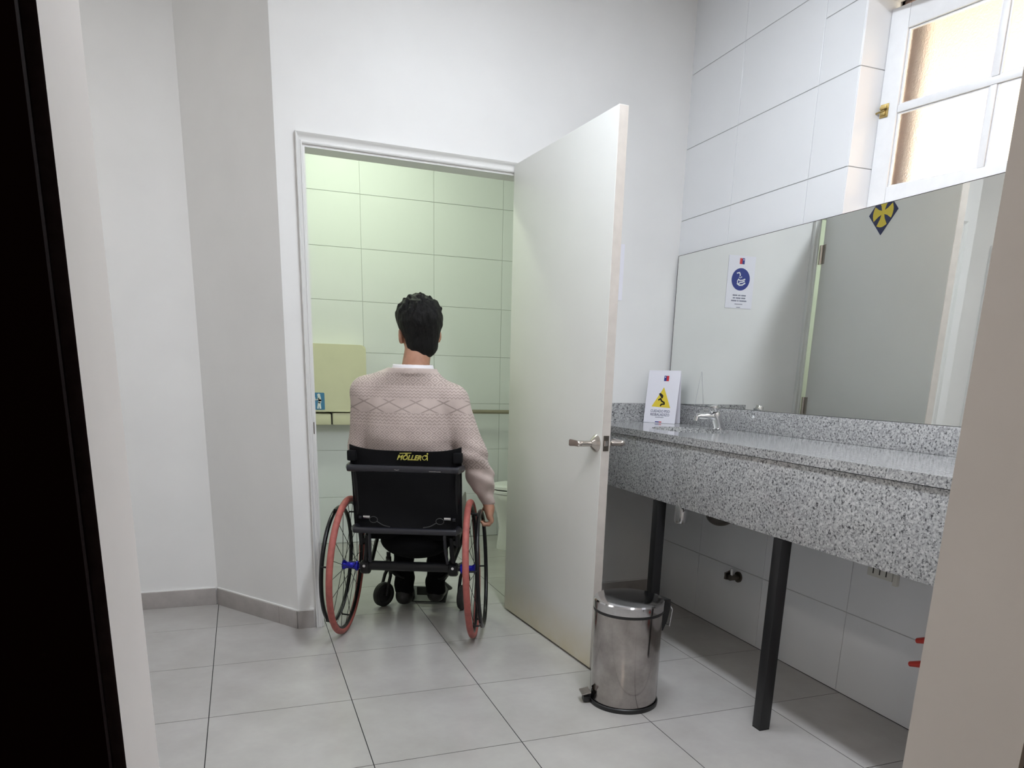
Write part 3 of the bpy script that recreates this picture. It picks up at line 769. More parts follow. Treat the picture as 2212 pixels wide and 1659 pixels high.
# faucet
fc = tag(empty('faucet', (2.268, -.672, ZT_+.0004)), 'chrome push-button tap leaning over the basin', 'tap')
lathe('base_ring', [(0, 0), (.030, 0), (.030, .004), (.026, .007), (0, .007)], 'chrome', fc, 24)
bm = bmesh.new(); add_tube(bm, [(0, 0, .005), (-.012, 0, .035), (-.026, 0, .070), (-.030, 0, .080)], [.024, .0225, .0225, .019], 24); obj('body', bm, 'chrome', fc, True)
bm = bmesh.new(); add_tube(bm, [(-.016, 0, .055), (-.06, .0, .060), (-.115, .0, .062), (-.130, 0, .058)], [.016, .015, .014, .0135], 18); obj('spout', bm, 'chrome', fc, True)
cyl('aerator', (-.126, 0, .060), (-.130, 0, .040), .014, 'chrome', fc)
bm = bmesh.new(); add_tube(bm, [(-.030, 0, .081), (-.033, 0, .088), (-.035, 0, .092), (-.040, 0, .110)], [.013, .022, .0235, .020], 24); obj('push_button', bm, 'chrome', fc, True)

# folded warning card on the counter
SA = Vector((2.163, -.135)); SB = Vector((2.271, -.297)); sv = (SB-SA).normalized(); sno = Vector((sv.y, -sv.x)); ctrp = (SA+SB)/2
sg = tag(empty('warning_card', (ctrp.x, ctrp.y, ZT_)), 'white folded card with a yellow slip warning triangle standing on the counter', 'sign')
lean = math.radians(7)
upv = Vector((-sno.x*math.sin(lean), -sno.y*math.sin(lean), math.cos(lean))); fn_ = Vector((sv.x, sv.y, 0)).cross(upv)
KM = frame_mtx((0, 0, .001), (sv.x, sv.y, 0), upv, fn_)
bm = bmesh.new(); add_prism(bm, rrect(.178, .268, .003, cy=.134), -.0012, 0, KM); front = obj('front_panel', bm, 'card_white', sg)
upb = Vector((sno.x*math.sin(lean), sno.y*math.sin(lean), math.cos(lean))); topp = KM @ Vector((0, .268, -.001)); off = topp-upb*.268
KB = frame_mtx(off, (sv.x, sv.y, 0), upb, Vector((sv.x, sv.y, 0)).cross(upb))
bm = bmesh.new(); add_prism(bm, rrect(.178, .268, .003, cy=.134), -.0012, 0, KB); obj('back_panel', bm, 'card_white', sg)
K2 = KM @ Matrix.Translation((0, 0, -.002))
flag(sg, K2, 0.014, .228, .027)
prism('triangle', [(-.052, .083), (.054, .079), (.006, .183)], .0021, .0025, 'print_yellow', sg, K2)
bm = bmesh.new()
add_prism(bm, [(-.014, .142), (-.018, .150), (-.010, .154), (.002, .146), (.008, .140), (.006, .128), (-.002, .126), (-.006, .134)], .0025, .0029, K2)
stroke(bm, [(-.016, .118), (-.006, .124), (.002, .112), (.016, .106), (.018, .098), (.002, .096), (-.002, .088)], .0075, .0025, .0029, K2)
obj('slip_pictogram', bm, 'print_black', sg)
text_obj('lettering', 'CUIDADO PISO', .019, K2 @ Matrix.Translation((0, .060, .0023)), 'print_navy', sg, width=.108)
text_obj('lettering', 'RESBALADIZO', .019, K2 @ Matrix.Translation((0, .042, .0023)), 'print_navy', sg, width=.106)
word_bars(sg, K2, [(0, .029, (.048,), .004)])
prism('bottom_blue', [(-.022, .003), (0, .003), (0, .008), (-.022, .008)], .0021, .0025, 'print_blue', sg, K2)
prism('bottom_red', [(0, .003), (.014, .003), (.014, .008), (0, .008)], .0021, .0025, 'print_red', sg, K2)

# mirror
mr = tag(empty('wall_mirror', (XW, -1.4, 1.455)), 'large frameless mirror above the granite counter', 'mirror')
YM0, YM1 = -2.85, -.066
bm = bmesh.new(); add_box(bm, (-.012, YM0+1.4, -.3735), (-.0005, YM1+1.4, .3735)); obj('glass', bm, 'mirror', mr)
bm = bmesh.new(); add_box(bm, (-.0125, YM1+1.4, -.3735), (-.0005, YM1+1.403, .3735)); add_box(bm, (-.0125, YM0+1.4, .3735), (-.0005, YM1+1.403, .3755)); obj('edge', bm, 'drain_dark', mr)

# red plastic prongs peeping out beside the doorway edge
rd = tag(empty('red_stand', (2.215, -2.14, 0)), 'red plastic prongs peeping out beside the pale doorway edge', 'plastic stand')
bm = bmesh.new(); add_lathe(bm, [(0, 0), (.07, 0), (.07, .012), (.02, .02), (.016, .03), (.016, .46), (0, .462)], 24); obj('post', bm, 'red_plastic', rd, True)
for z, l in ((.412, .196), (.326, .208)):
    bm = bmesh.new(); add_tube(bm, [(0, .014, z-.01), (-.005, l*.4, z+.008), (-.008, l*.75, z+.004), (-.010, l, z-.014)], [.012, .013, .013, .009], 10); obj('prong', bm, 'red_plastic', rd, True)

# ================================================================ PEDAL BIN
BR = .128
bn = tag(empty('pedal_bin', (1.491, -1.300, 0)), 'scuffed chrome pedal bin with a black base ring', 'bin')
lathe('body', [(0, .012), (BR-.002, .012), (BR, .016), (BR, .366), (BR-.006, .370), (BR-.006, .372), (0, .372)], 'bin_steel', bn, 64)
lathe('base_ring', [(0, 0), (BR+.004, 0), (BR+.005, .004), (BR+.005, .015), (BR+.0015, .0185), (BR+.0012, .0155)], 'black_plastic', bn, 64)
lathe('collar', [(BR-.004, .3665), (BR+.002, .3665), (BR+.003, .371), (BR+.002, .377), (BR-.004, .377)], 'black_plastic', bn, 64)
lathe('lid', [(BR-.004, .3775), (BR+.0025, .3775), (BR+.003, .380), (BR+.003, .407), (BR-.001, .412), (BR-.012, .4145), (.06, .4165), (0, .417)], 'bin_lid', bn, 64)
pa = math.radians(168); pd = Vector((math.cos(pa), math.sin(pa), 0)); ps = Vector((-pd.y, pd.x, 0))
PM = frame_mtx((0, 0, 0), pd, ps, (0, 0, 1))
bm = bmesh.new(); add_box(bm, (BR+.0055, -.018, .004), (BR+.030, .018, .026), PM, .002); pdl = obj('pedal_arm', bm, 'black_plastic', bn, True)
bm = bmesh.new(); add_prism(bm, [(BR+.006, .048), (BR+.040, .040), (BR+.040, .035), (BR+.006, .043)], -.026, .026, PM @ Matrix(((1, 0, 0, 0), (0, 0, 1, 0), (0, 1, 0, 0), (0, 0, 0, 1)))); obj('pedal', bm, 'bin_steel', pdl)
bm = bmesh.new(); add_box(bm, (BR+.002, -.012, .012), (BR+.014, .012, .044), PM); obj('pedal_web', bm, 'black_plastic', pdl)
ha = math.radians(8); hdv = Vector((math.cos(ha), math.sin(ha), 0)); hs = Vector((-hdv.y, hdv.x, 0)); HM = frame_mtx((0, 0, 0), hdv, hs, (0, 0, 1))
FL = Matrix(((1, 0, 0, 0), (0, 0, 1, 0), (0, 1, 0, 0), (0, 0, 0, 1)))
bm = bmesh.new(); add_prism(bm, [(BR+.0015, .275), (BR+.020, .270), (BR+.038, .305), (BR+.050, .365), (BR+.048, .392), (BR+.004, .398)], -.030, .030, HM @ FL); hb = obj('hinge_bracket', bm, 'black_plastic', bn)
tube('bail_handle', [HM @ Vector(p_) for p_ in ((BR+.046, -.026, .372), (BR+.062, -.026, .350), (BR+.056, -.024, .285), (BR+.056, .024, .285), (BR+.062, .026, .350), (BR+.046, .026, .372))], .0032, 'chrome', hb, 8)

# ================================================================ CUBICLE FITTINGS
bst = tag(empty('changing_station', (.565, YS, .845)), 'beige fold-down baby changing station on the cubicle rear wall', 'changing table')
SMx = frame_mtx((0, 0, 0), (1, 0, 0), (0, 0, 1), (0, -1, 0))
bm = bmesh.new(); add_prism(bm, rrect(.85, .535, .028, cy=.270), .0005, .03, SMx); obj('wall_shell', bm, 'beige_plastic', bst)
bm = bmesh.new(); add_prism(bm, rrect(.842, .44, .026, cy=.313), .0305, .115, SMx)
bmesh.ops.bevel(bm, geom=[e for e in bm.edges if e.calc_length() > .3 or abs((e.verts[0].co.y+e.verts[1].co.y)/2+.115) < 1e-4], offset=.010, segments=3, affect='EDGES')
obj('folding_bed', bm, 'beige_plastic', bst, True)
bm = bmesh.new(); add_box(bm, (-.415, -.106, .004), (.18, -.031, .080), None, .012); obj('hinge_cover', bm, 'beige_plastic', bst, True)
bm = bmesh.new(); add_box(bm, (.186, -.106, .004), (.405, -.031, .086), None, .012); obj('hinge_cover', bm, 'beige_plastic', bst, True)
bm = bmesh.new(); add_box(bm, (.1805, -.104, .008), (.1855, -.04, .088)); obj('hinge_slot', bm, 'print_black', bst)
KS = SMx @ Matrix.Translation((.095, .162, .115))
prism('sticker', rrect(.086, .112, .005), .0002, .0012, 'sky_sticker', bst, KS)
bm = bmesh.new(); KT = KS
add_prism(bm, disc(.010, 16, .006, .040), .0012, .0018, KT)
stroke(bm, [(.008, .026), (.012, .006), (.010, -.006)], .020, .0012, .0018, KT)
stroke(bm, [(.010, -.008), (.014, -.046)], .011, .0012, .0018, KT); stroke(bm, [(.004, -.008), (-.002, -.046)], .010, .0012, .0018, KT)
stroke(bm, [(.006, .020), (-.010, .008), (-.022, .012)], .007, .0012, .0018, KT); add_prism(bm, disc(.006, 12, -.022, .020), .0012, .0018, KT)
obj('figure', bm, 'print_white', bst)
gb = tag(empty('grab_bar', (1.45, YS, .945)), 'brownish metal grab bar along the cubicle rear wall', 'grab bar')
tube('rail', [(0, 0, 0), (0, -.05, 0), (.02, -.062, 0), (.70, -.062, 0), (.72, -.05, 0), (.72, 0, 0)], .0145, 'bar_metal', gb, 14)
for x in (0, .72): cyl('flange', (x, 0, 0), (x, -.006, 0), .032, 'bar_metal', gb)
# toilet (only its front shows behind the wheelchair)
tl = tag(empty('toilet', (1.79, 1.24, 0)), 'white toilet bowl behind the open door edge in the cubicle', 'toilet')
def egg(k, n=36, x0=0.0, L=.46, Wd=.185):
    P = []
    for i in range(n):
        a = 2*math.pi*i/n; c, s = math.cos(a), math.sin(a)
        P.append((x0+L/2-L/2*c*k, Wd*s*k*(1.0 if c < 0 else .96)))
    return P
def skin_rings(name, rows, mat, parent):
    bm = bmesh.new(); rr = []
    for z, poly in rows: rr.append([bm.verts.new((x, y, z)) for x, y in poly])
    for A, B in zip(rr, rr[1:]):
        for i in range(len(A)): bm.faces.new((A[i], A[(i+1) % len(A)], B[(i+1) % len(A)], B[i]))
    bm.faces.new(rr[0][::-1]); bm.faces.new(rr[-1]); return obj(name, bm, mat, parent, True)
skin_rings('bowl', [(0, egg(.80, L=.46, Wd=.14)), (.02, egg(.80, L=.46, Wd=.14)), (.16, egg(.74, L=.46, Wd=.13)), (.26, egg(.82, L=.46, Wd=.16)), (.36, egg(.97)), (.395, egg(1.0)), (.402, egg(.985))], 'ceramic', tl)
skin_rings('seat', [(.404, egg(1.0)), (.408, egg(1.02)), (.424, egg(1.02)), (.428, egg(1.0))], 'white_plastic', tl)
skin_rings('lid', [(.436, egg(1.0)), (.440, egg(1.02)), (.456, egg(1.01)), (.462, egg(.97))], 'white_plastic', tl)
bm = bmesh.new(); add_box(bm, (.43, -.19, .38), (.576, .19, .76), None, .02); tk = obj('cistern', bm, 'ceramic', tl, True)
bm = bmesh.new(); add_box(bm, (.37, -.10, .0), (.575, .10, .379), None, .02); obj('pedestal', bm, 'ceramic', tl, True)

# ================================================================ WHEELCHAIR
O_P = Vector((.8446, -.3478, 0)); O = O_P+.014*Vector((.93, -.367, 0))+.03*Vector((.367, .93, 0)); CRZ = -math.radians(21.51)
wc = tag(empty('wheelchair', tuple(O), CRZ), 'black manual wheelchair with red tyres and blue hubs', 'wheelchair')
CXO = .002
R_W = .325
def rear_wheel(s):
    camber = math.radians(2.8)
    Mw = Matrix.Translation((s*.294, 0, R_W*math.cos(camber)+.0005)) @ Matrix.Rotation(-s*camber, 4, 'Y') @ Matrix.Rotation(math.radians(90), 4, 'Y')
    # wheel-local: circle in xy, axis z (z -> +x of chair)
    ring = lambda r, n, z=0: [Mw @ Vector((r*math.cos(2*math.pi*k/n), r*math.sin(2*math.pi*k/n), z)) for k in range(n)]
    bm = bmesh.new(); n = 72; prof = [(.302, -.009), (.309, -.010), (.309, .010), (.302, .009), (.290, .006), (.287, 0), (.290, -.006)]
    rr = [[bm.verts.new(Mw @ Vector((r*math.cos(2*math.pi*k/n), r*math.sin(2*math.pi*k/n), z))) for r, z in prof] for k in range(n)]
    for k in range(n):
        A, B = rr[k], rr[(k+1) % n]
        for i in range(len(prof)): bm.faces.new((A[i], A[(i+1) % len(prof)], B[(i+1) % len(prof)], B[i]))
    rim = obj('rear_wheel', bm, 'frame_black', wc, True)
    tube('tyre', ring(.3105, 72), .0145, 'tyre_red', rim, 14, True)
    tube('hand_rim', ring(.268, 64, s*.046), .0095, 'frame_black', rim, 12, True)
    for k in range(6):
        a = 2*math.pi*(k+.3)/6; p0 = Mw @ Vector((.268*math.cos(a), .268*math.sin(a), s*.046)); p1 = Mw @ Vector((.292*math.cos(a), .292*math.sin(a), s*.006))
        pm = Mw @ Vector((.290*math.cos(a), .290*math.sin(a), s*.040))
        tube('rim_tab', [p0, pm, p1], .0042, 'frame_black', rim, 8)
    prf = [(0, .020), (.010, .020), (.022, .017), (.024, .012), (.020, .006), (.0155, .0), (.0165, -.012), (.0165, -.028), (.020, -.034), (.024, -.040), (.023, -.046), (.012, -.050), (.010, -.056), (0, -.056)]
    bm = bmesh.new(); add_lathe(bm, [(r, z*s*1.15) for r, z in prf], 24, Mw); obj('hub', bm, 'hub_blue', rim, True)
    me = None
    for k in range(20):
        a = 2*math.pi*k/20; side = 1 if k % 2 else -1
        zz = s*(.014 if side > 0 else -.044); tw = (.5 if (k//2) % 2 else -.5)
        p0 = Mw @ Vector((.021*math.cos(a+tw*2.2), .021*math.sin(a+tw*2.2), zz)); p1 = Mw @ Vector((.289*math.cos(a), .289*math.sin(a), 0))
        bm = bmesh.new(); add_tube(bm, [p0, p1], .0014, 5); obj('spoke', bm, 'frame_black', rim, True)
    cyl('axle', Mw @ Vector((0, 0, -s*.052)), Mw @ Vector((0, 0, -s*.085)), .0075, 'chrome', rim, n=12)
    return rim
rear_wheel(-1); rear_wheel(1)
c = lambda x, y, z: (x+CXO, y, z)
# back posts and bars
def bez(pts, n=8):
    """Catmull-Rom through points"""
    P = [Vector(p_) for p_ in pts]; P = [P[0]*2-P[1]]+P+[P[-1]*2-P[-2]]; out = []
    for i in range(1, len(P)-2):
        for k in range(n):
            t_ = k/n; a, b, c_, d = P[i-1], P[i], P[i+1], P[i+2]
            out.append(.5*((2*b)+(c_-a)*t_+(2*a-5*b+4*c_-d)*t_**2+(3*b-a-3*c_+d)*t_**3))
    out.append(P[-2]); return out
for s in (-1, 1):
    tube('back_post', [c(s*.222, .0, .43), c(s*.224, -.035, .56), c(s*.226, -.062, .72), c(s*.230, -.075, .868)], .0125, 'frame_black', wc, 12)
def ubar(name, z, yb, mat, hw, r):
    pts = [c(-hw+.004, -.045, z), c(-hw, -.085, z), c(-hw+.014, yb+.010, z), c(-hw+.045, yb, z), c(hw-.045, yb, z), c(hw-.014, yb+.010, z), c(hw, -.085, z), c(hw-.004, -.045, z)]
    return tube(name, bez(pts, 6), r, mat, wc, 14)
pb = ubar('push_bar', .800, -.150, 'bar_grey', .247, .0155)
ubar('cross_bar', .521, -.125, 'bar_grey', .235, .0145)
tube('scuff', [c(.115, -.1655, .795), c(.165, -.1655, .7945)], .0012, 'chrome', pb, 6); tube('scuff', [c(-.036, -.1655, .800), c(-.026, -.1655, .797), c(-.014, -.1655, .799)], .0011, 'chrome', pb, 6)
# backrest upholstery: sagging sheet with thickness
def sheet(name, xw, z0, z1, yf, th, mat, nx=24, nz=14, topf=None):
    bm = bmesh.new(); G = {}
    for side in (0, 1):
        for i in range(nx+1):
            for k in range(nz+1):
                u_ = -1+2*i/nx; v_ = k/nz
                z = z0+(z1-z0)*v_
                if topf: z += topf(u_)*v_**6
                y = yf(u_, v_)+(th if side else 0)
                G[side, i, k] = bm.verts.new(c(u_*xw, y, z))
    for i in range(nx):
        for k in range(nz):
            bm.faces.new((G[0, i, k], G[0, i+1, k], G[0, i+1, k+1], G[0, i, k+1]))
            bm.faces.new((G[1, i, k], G[1, i, k+1], G[1, i+1, k+1], G[1, i+1, k]))
    for i in range(nx):
        for k in (0, nz): bm.faces.new((G[0, i, k], G[0, i+1, k], G[1, i+1, k], G[1, i, k]))
    for k in range(nz):
        for i in (0, nx): bm.faces.new((G[0, i, k], G[0, i, k+1], G[1, i, k+1], G[1, i, k]))
    return obj(name, bm, mat, wc, True, angle=60)
lean_y = lambda v_: -.030-.058*v_
br = sheet('backrest', .246, .505, .895, lambda u_, v_: lean_y(v_)-.020*(1-u_**4)+.004*math.sin(9*v_+3*u_)-(.020 if v_ < .2 else 0)*(1-v_/.2)*(1-u_*u_), .016, 'back_fabric', topf=lambda u_: -.022*(1-u_**4))
for s in (-1, 1):
    bm = bmesh.new(); add_box(bm, c(s*.232-.020, -.118, .826), c(s*.232+.020, -.070, .872), None, .008); obj('strap', bm, 'back_fabric', br, True)
TMx = frame_mtx(c(.020, -.1168, .846), (1, 0, 0), (0, .14, .99), (0, -.99, .14))
text_obj('lettering', 'MÖLLER', .030, TMx, 'logo_yellow', br, shear=.35, width=.108, outline=.0011)
bm = bmesh.new()
SMb = TMx @ Matrix.Translation((.068, .002, 0))
for k in range(14):
    a0, a1 = 2*math.pi*k/16+.6, 2*math.pi*(k+1)/16+.6
    stroke(bm, [(.009*math.cos(a0), .009*math.sin(a0)), (.009*math.cos(a1), .009*math.sin(a1))], .0028, -.0004, .0006, SMb)
stroke(bm, [(.002, .010), (.012, .010), (.013, -.010)], .004, -.0004, .0006, SMb); add_prism(bm, disc(.0035, 10, .013, .018), -.0004, .0006, SMb)
obj('wheelchair_symbol', bm, 'logo_yellow', br)
bm = bmesh.new(); stroke(bm, [(-.040, .019), (.010, .021)], .003, -.0004, .0006, TMx); obj('small_print', bm, 'logo_yellow', br)
# seat
bm = bmesh.new(); add_box(bm, c(-.205, -.005, .452), c(.205, .40, .505), None, .018); seat = obj('seat', bm, 'seat_fabric', wc, True)
sheet_s = net_obj('seat_sling', lambda x, y, z: ell(x, y, z, (CXO+.012, .12, .432), (.170, .155, .088)), (-.2, -.06, .33), (.22, .38, .53), .01, 'seat_fabric', wc)
for s in (-1, 1):
    tube('seat_rail', [c(s*.213, -.015, .448), c(s*.213, .20, .462), c(s*.213, .40, .468)], .0125, 'frame_black', wc)
    # axle clamp and uprights
    cl = lathe('axle_clamp', [(0, -.022), (.026, -.022), (.032, -.016), (.033, 0), (.032, .016), (.026, .022), (0, .022)], 'frame_black', wc, 24, Matrix.Translation(c(s*.205, -.012, .322)) @ Matrix.Rotation(math.radians(90), 4, 'Y'))
    cyl('clamp_bolt', c(s*.205, -.044, .335), c(s*.205, -.050, .335), .0065, 'chrome', cl, n=12)
    tube('axle_upright', [c(s*.205, -.012, .345), c(s*.198, -.010, .40), c(s*.195, -.006, .47)], .0115, 'frame_black', wc)
    tube('rear_stay', [c(s*.180, -.028, .352), c(s*.172, -.060, .43), c(s*.170, -.075, .508)], .0075, 'bar_grey', wc)
    cyl('axle_receiver', c(s*.208, 0, .325), c(s*.236, 0, .325), .014, 'black_plastic', wc)
    # pins with pull cord
    pn = cyl('lock_pin', c(s*.168, -.060, .570), c(s*.198, -.060, .570), .0085, 'chrome', wc, n=14)
    cyl('pin_head', c(s*.206, -.060, .566), c(s*.218, -.060, .566), .008, 'bar_grey', pn, n=14)
    loop = [Vector(c(s*(.150+.018*math.cos(a)), -.075, .560+.014*math.sin(a))) for a in [2*math.pi*k/16 for k in range(16)]]
    tube('cord_loop', loop, .0016, 'cord', pn, 6, True)
    tube('pull_cord', bez([c(s*.134, -.075, .552), c(s*.105, -.078, .536), c(s*.075, -.080, .530)], 5), .0022, 'cord', pn, 6)
    # side frame, front hanger bent down to the footrest
    tube('hanger', bez([c(s*.213, .39, .468), c(s*.212, .47, .440), c(s*.195, .52, .36), c(s*.165, .53, .27), c(s*.125, .53, .17), c(s*.085, .535, .105)], 8), .0125, 'frame_black', wc)
    tube('lower_rail', bez([c(s*.180, .01, .318), c(s*.178, .12, .300), c(s*.150, .28, .235), c(s*.118, .34, .185), c(s*.085, .37, .165)], 8), .0115, 'frame_black', wc)
    tube('diagonal_stay', [c(s*.185, .02, .335), c(s*.200, .22, .40), c(s*.210, .34, .452)], .010, 'frame_black', wc)
    # guard
    bm = bmesh.new(); add_prism(bm, rrect(.26, .15, .06, cx=.10, cy=.585), -.002, .002, frame_mtx(c(s*.240, 0, 0), (0, 1, 0), (0, 0, 1), (1, 0, 0))); obj('side_guard', bm, 'guard_grey', wc)
    # caster with fork
    cx_, cy_ = (-.205, .395) if s < 0 else (.215, .385)
    hz = Matrix.Translation((cx_, cy_, .066)) @ Matrix.Rotation(math.radians(-38 if s < 0 else -12), 4, 'Z')
    ax = hz @ Matrix.Rotation(math.radians(90), 4, 'Y')
    bm = bmesh.new(); add_lathe(bm, [(.018, -.013), (.040, -.010), (.050, -.016), (.060, -.015), (.0655, -.008), (.0655, .008), (.060, .015), (.050, .016), (.040, .010), (.018, .013)], 32, ax); cs = obj('caster', bm, 'rubber', wc, True)
    bm = bmesh.new(); add_lathe(bm, [(0, -.015), (.018, -.0135), (.038, -.011), (.038, .011), (.018, .0135), (0, .015)], 24, ax); obj('caster_disc', bm, 'black_plastic', cs, True)
    bm = bmesh.new()
    for q_ in (-1, 1): add_tube(bm, [hz @ Vector((q_*.023, 0, -.004)), hz @ Vector((q_*.023, .012, .05)), hz @ Vector((q_*.022, .030, .10)), hz @ Vector((q_*.012, .038, .128))], [.008, .0085, .009, .010], 10)
    add_cyl(bm, hz @ Vector((-.024, 0, 0)), hz @ Vector((.024, 0, 0)), .006, n=10)
    add_cyl(bm, hz @ Vector((0, .038, .12)), hz @ Vector((0, .038, .20)), .015, n=16); fk = obj('fork', bm, 'frame_black', wc, True)
    cyl('fork_cap', hz @ Vector((0, .038, .2)), hz @ Vector((0, .038, .225)), .011, 'frame_black', fk)
    tube('caster_arm', [hz @ Vector((0, .038, .18)), c(s*.176, .20, .268)], .011, 'frame_black', wc)
bm = bmesh.new(); add_cyl(bm, c(-.205, -.012, .330), c(.205, -.012, .330), .0225, n=24); obj('axle_bar', bm, 'frame_black', wc, True)
FP = Matrix.Translation((CXO, .455, .010)) @ Matrix.Rotation(math.radians(12), 4, 'X')
bm = bmesh.new(); add_box(bm, (-.115, 0, 0), (.115, .17, .007), FP, .003); ft = obj('footplate', bm, 'black_plastic', wc, True)
bm = bmesh.new(); add_box(bm, c(-.036, .425, .058), c(.036, .430, .104), None, .002); obj('heel_strap', bm, 'strap_green', ft, True)
tube('foot_tube', [c(-.088, .535, .105), c(-.125, .60, .050), c(-.105, .63, .036), c(.105, .63, .036), c(.125, .60, .050), c(.088, .535, .105)], .010, 'frame_black', ft)

# ================================================================ PERSON (seated, seen from behind; chair-local coordinates)
PSN = 'person'
hc = np.array([.056, .082, 1.410]); HY = math.radians(27)        # head turned to the left
def hl(x, y, z):
    ca, sa = math.cos(HY), math.sin(HY); dx, dy, dz = x-hc[0], y-hc[1], z-hc[2]
    X_, Y_2 = ca*dx+sa*dy, -sa*dx+ca*dy
    roll = math.radians(4)
    return X_*math.cos(roll)+dz*math.sin(roll), Y_2, -X_*math.sin(roll)+dz*math.cos(roll)
def skull(x, y, z):
    a, b, c_ = hl(x, y, z)
    d = ell(a, b, c_, (0, -.006, .022), (.084, .103, .092))
    d = smin(d, ell(a, b, c_, (0, .030, -.055), (.068, .072, .080)), .035)
    return d
SHL, ELL_, WRL = (-.180, .055, 1.115), (-.222, .095, .865), (-.150, .315, .640)
SHR, ELR, WRR = (.205, .050, 1.085), (.300, .030, .865), (.366, .120, .625)
HR = np.array([.372, .118, .583])
def finger(x, y, z, pts, r0, r1, k=.004):
    d = None
    for i in range(len(pts)-1):
        a = r0+(r1-r0)*i/(len(pts)-1); b = r0+(r1-r0)*(i+1)/(len(pts)-1)
        e = caps(x, y, z, pts[i], pts[i+1], a, b); d = e if d is None else smin(d, e, k)
    return d
def right_hand(x, y, z):
    # back of the hand outside the push rim, fingers curling under it, thumb along its top
    d = smin(ell(x, y, z, (.378, .122, .572), (.019, .038, .040)), caps(x, y, z, (.368, .118, .640), (.375, .120, .595), .025, .025), .02)
    for i, (yy, L_) in enumerate(((.150, 1.0), (.131, 1.06), (.112, 1.0), (.094, .85))):
        pts = [(.384, yy, .556), (.390, yy+.004, .556-.026*L_), (.376, yy+.006, .556-.043*L_), (.352, yy+.006, .556-.045*L_), (.343, yy+.005, .556-.030*L_)]
        d = smin(d, finger(x, y, z, pts, .0098, .0078), .003)
    d = smin(d, finger(x, y, z, [(.366, .148, .588), (.352, .168, .583), (.345, .195, .572)], .0115, .0088), .006)
    return d
def left_hand(x, y, z):
    d = smin(ell(x, y, z, (-.128, .372, .632), (.037, .046, .016)), caps(x, y, z, WRL, (-.136, .345, .634), .025, .025), .02)
    for i, xx in enumerate((-.158, -.138, -.118, -.099)):
        L_ = (.86, 1.0, 1.04, .98)[i]
        d = smin(d, finger(x, y, z, [(xx, .400, .632), (xx+.004, .400+.038*L_, .630), (xx+.007, .400+.062*L_, .618), (xx+.008, .400+.074*L_, .604)], .0096, .0076), .003)
    d = smin(d, finger(x, y, z, [(-.105, .352, .634), (-.082, .378, .632), (-.070, .402, .622)], .0115, .0088), .006)
    return d
def body(x, y, z):
    d = skull(x, y, z); a, b, c_ = hl(x, y, z)
    d = smin(d, caps(x, y, z, (.034, .035, 1.16), (.060, .066, 1.36), .064, .055), .03)                 # neck
    d = smin(d, caps(a, b, c_, (0, .098, -.004), (0, .124, -.036), .010, .015), .012)                   # nose
    d = smin(d, ell(a, b, c_, (0, .100, -.075), (.026, .012, .008)), .008)                              # lips
    d = smin(d, ell(a, b, c_, (0, .090, -.112), (.026, .022, .020)), .02)                               # chin
    d = smin(d, ell(a, b, c_, (0, .090, .020), (.055, .014, .010)), .012)                               # brow
    for s in (-1, 1):
        d = smax(d, -ell(a, b, c_, (s*.031, .106, .000), (.018, .012, .010)), .008)
        d = smin(d, ell(a, b, c_, (s*.031, .092, .000), (.012, .012, .011)), .003)
        e = ell(a, b, c_, (s*.086, .010, -.044), (.0125, .021, .034), s*.40)
        e = smax(e, -ell(a, b, c_, (s*.094, .018, -.040), (.008, .012, .019), s*.40), .006)
        d = smin(d, e, .008)
    tor = loft(x, y, z, [(.50, .150, .110, .02, .09), (.70, .145, .095, .022, .06), (.95, .165, .095, .026, .05), (1.08, .165, .09, .028, .05), (1.16, .10, .07, .032, .045), (1.22, .05, .05, .036, .045)], .55, 1.2)
    d = smin(d, tor, .03)
    for A, B, C_, hand in ((SHL, ELL_, WRL, left_hand), (SHR, ELR, WRR, right_hand)):
        d = smin(d, smin(caps(x, y, z, A, B, .048, .038), caps(x, y, z, B, C_, .038, .025), .02), .02)
    d = smin(d, left_hand(x, y, z), .006); d = smin(d, right_hand(x, y, z), .006)
    for s in (-1, 1):
        d = smin(d, caps(x, y, z, (CXO+s*.085, .10, .565), (CXO+s*.10, .46, .575), .070, .052), .03)
        d = smin(d, caps(x, y, z, (CXO+s*.10, .45, .575), (CXO+s*.082, .392, .10), .050, .034), .02)
        d = smin(d, caps(x, y, z, (CXO+s*.082, .392, .085), (CXO+s*.084, .485, .062), .030, .022), .02)
    return d
pb_ = net_obj(PSN, body, (-.30, -.10, .03), (.44, .66, 1.54), .0062, 'skin')
pb_.location = tuple(O_P+.030*Vector((.367, .93, 0))); pb_.rotation_euler = (0, 0, CRZ)
tag(pb_, 'person in a beige patterned knit sweater sitting in the wheelchair, seen from behind', 'person')
# hair
def hair(x, y, z):
    a, b, c_ = hl(x, y, z)
    lump = .0034*np.sin(a*95+2*np.sin(c_*50))*np.sin(c_*70+b*60)+.0024*np.sin(b*120+c_*40+3*np.sin(a*60))+.0026*np.sin(a*230+c_*60+2*np.sin(b*70))*np.sin(c_*43+b*150)
    top = np.clip((c_-.01)/.06, 0, 1)
    d = ell(a, b, c_, (0, -.010, .024), (.096, .112, .101))-.003-.006*top*np.clip((b+.08)/.12, 0, 1)-lump*(.45+.75*top)
    d = smin(d, ell(a, b, c_, (-.006, -.038, -.072), (.071, .056, .076))-.001-lump*.3, .035)          # nape
    low = -.143+1.25*np.maximum(0, b+.056)+.10*np.maximum(0, np.abs(a)-.045)
    low = np.where(b > .045, np.minimum(low, .0)+np.clip((b-.045)*2.0, 0, .07), np.minimum(low, .002))
    d = smax(d, low-c_, .012)
    ear = None
    for s in (-1, 1):
        e = ell(a, b, c_, (s*.094, .014, -.048), (.020, .021, .036)); ear = e if ear is None else np.minimum(ear, e)
    return smax(d, -ear, .006)
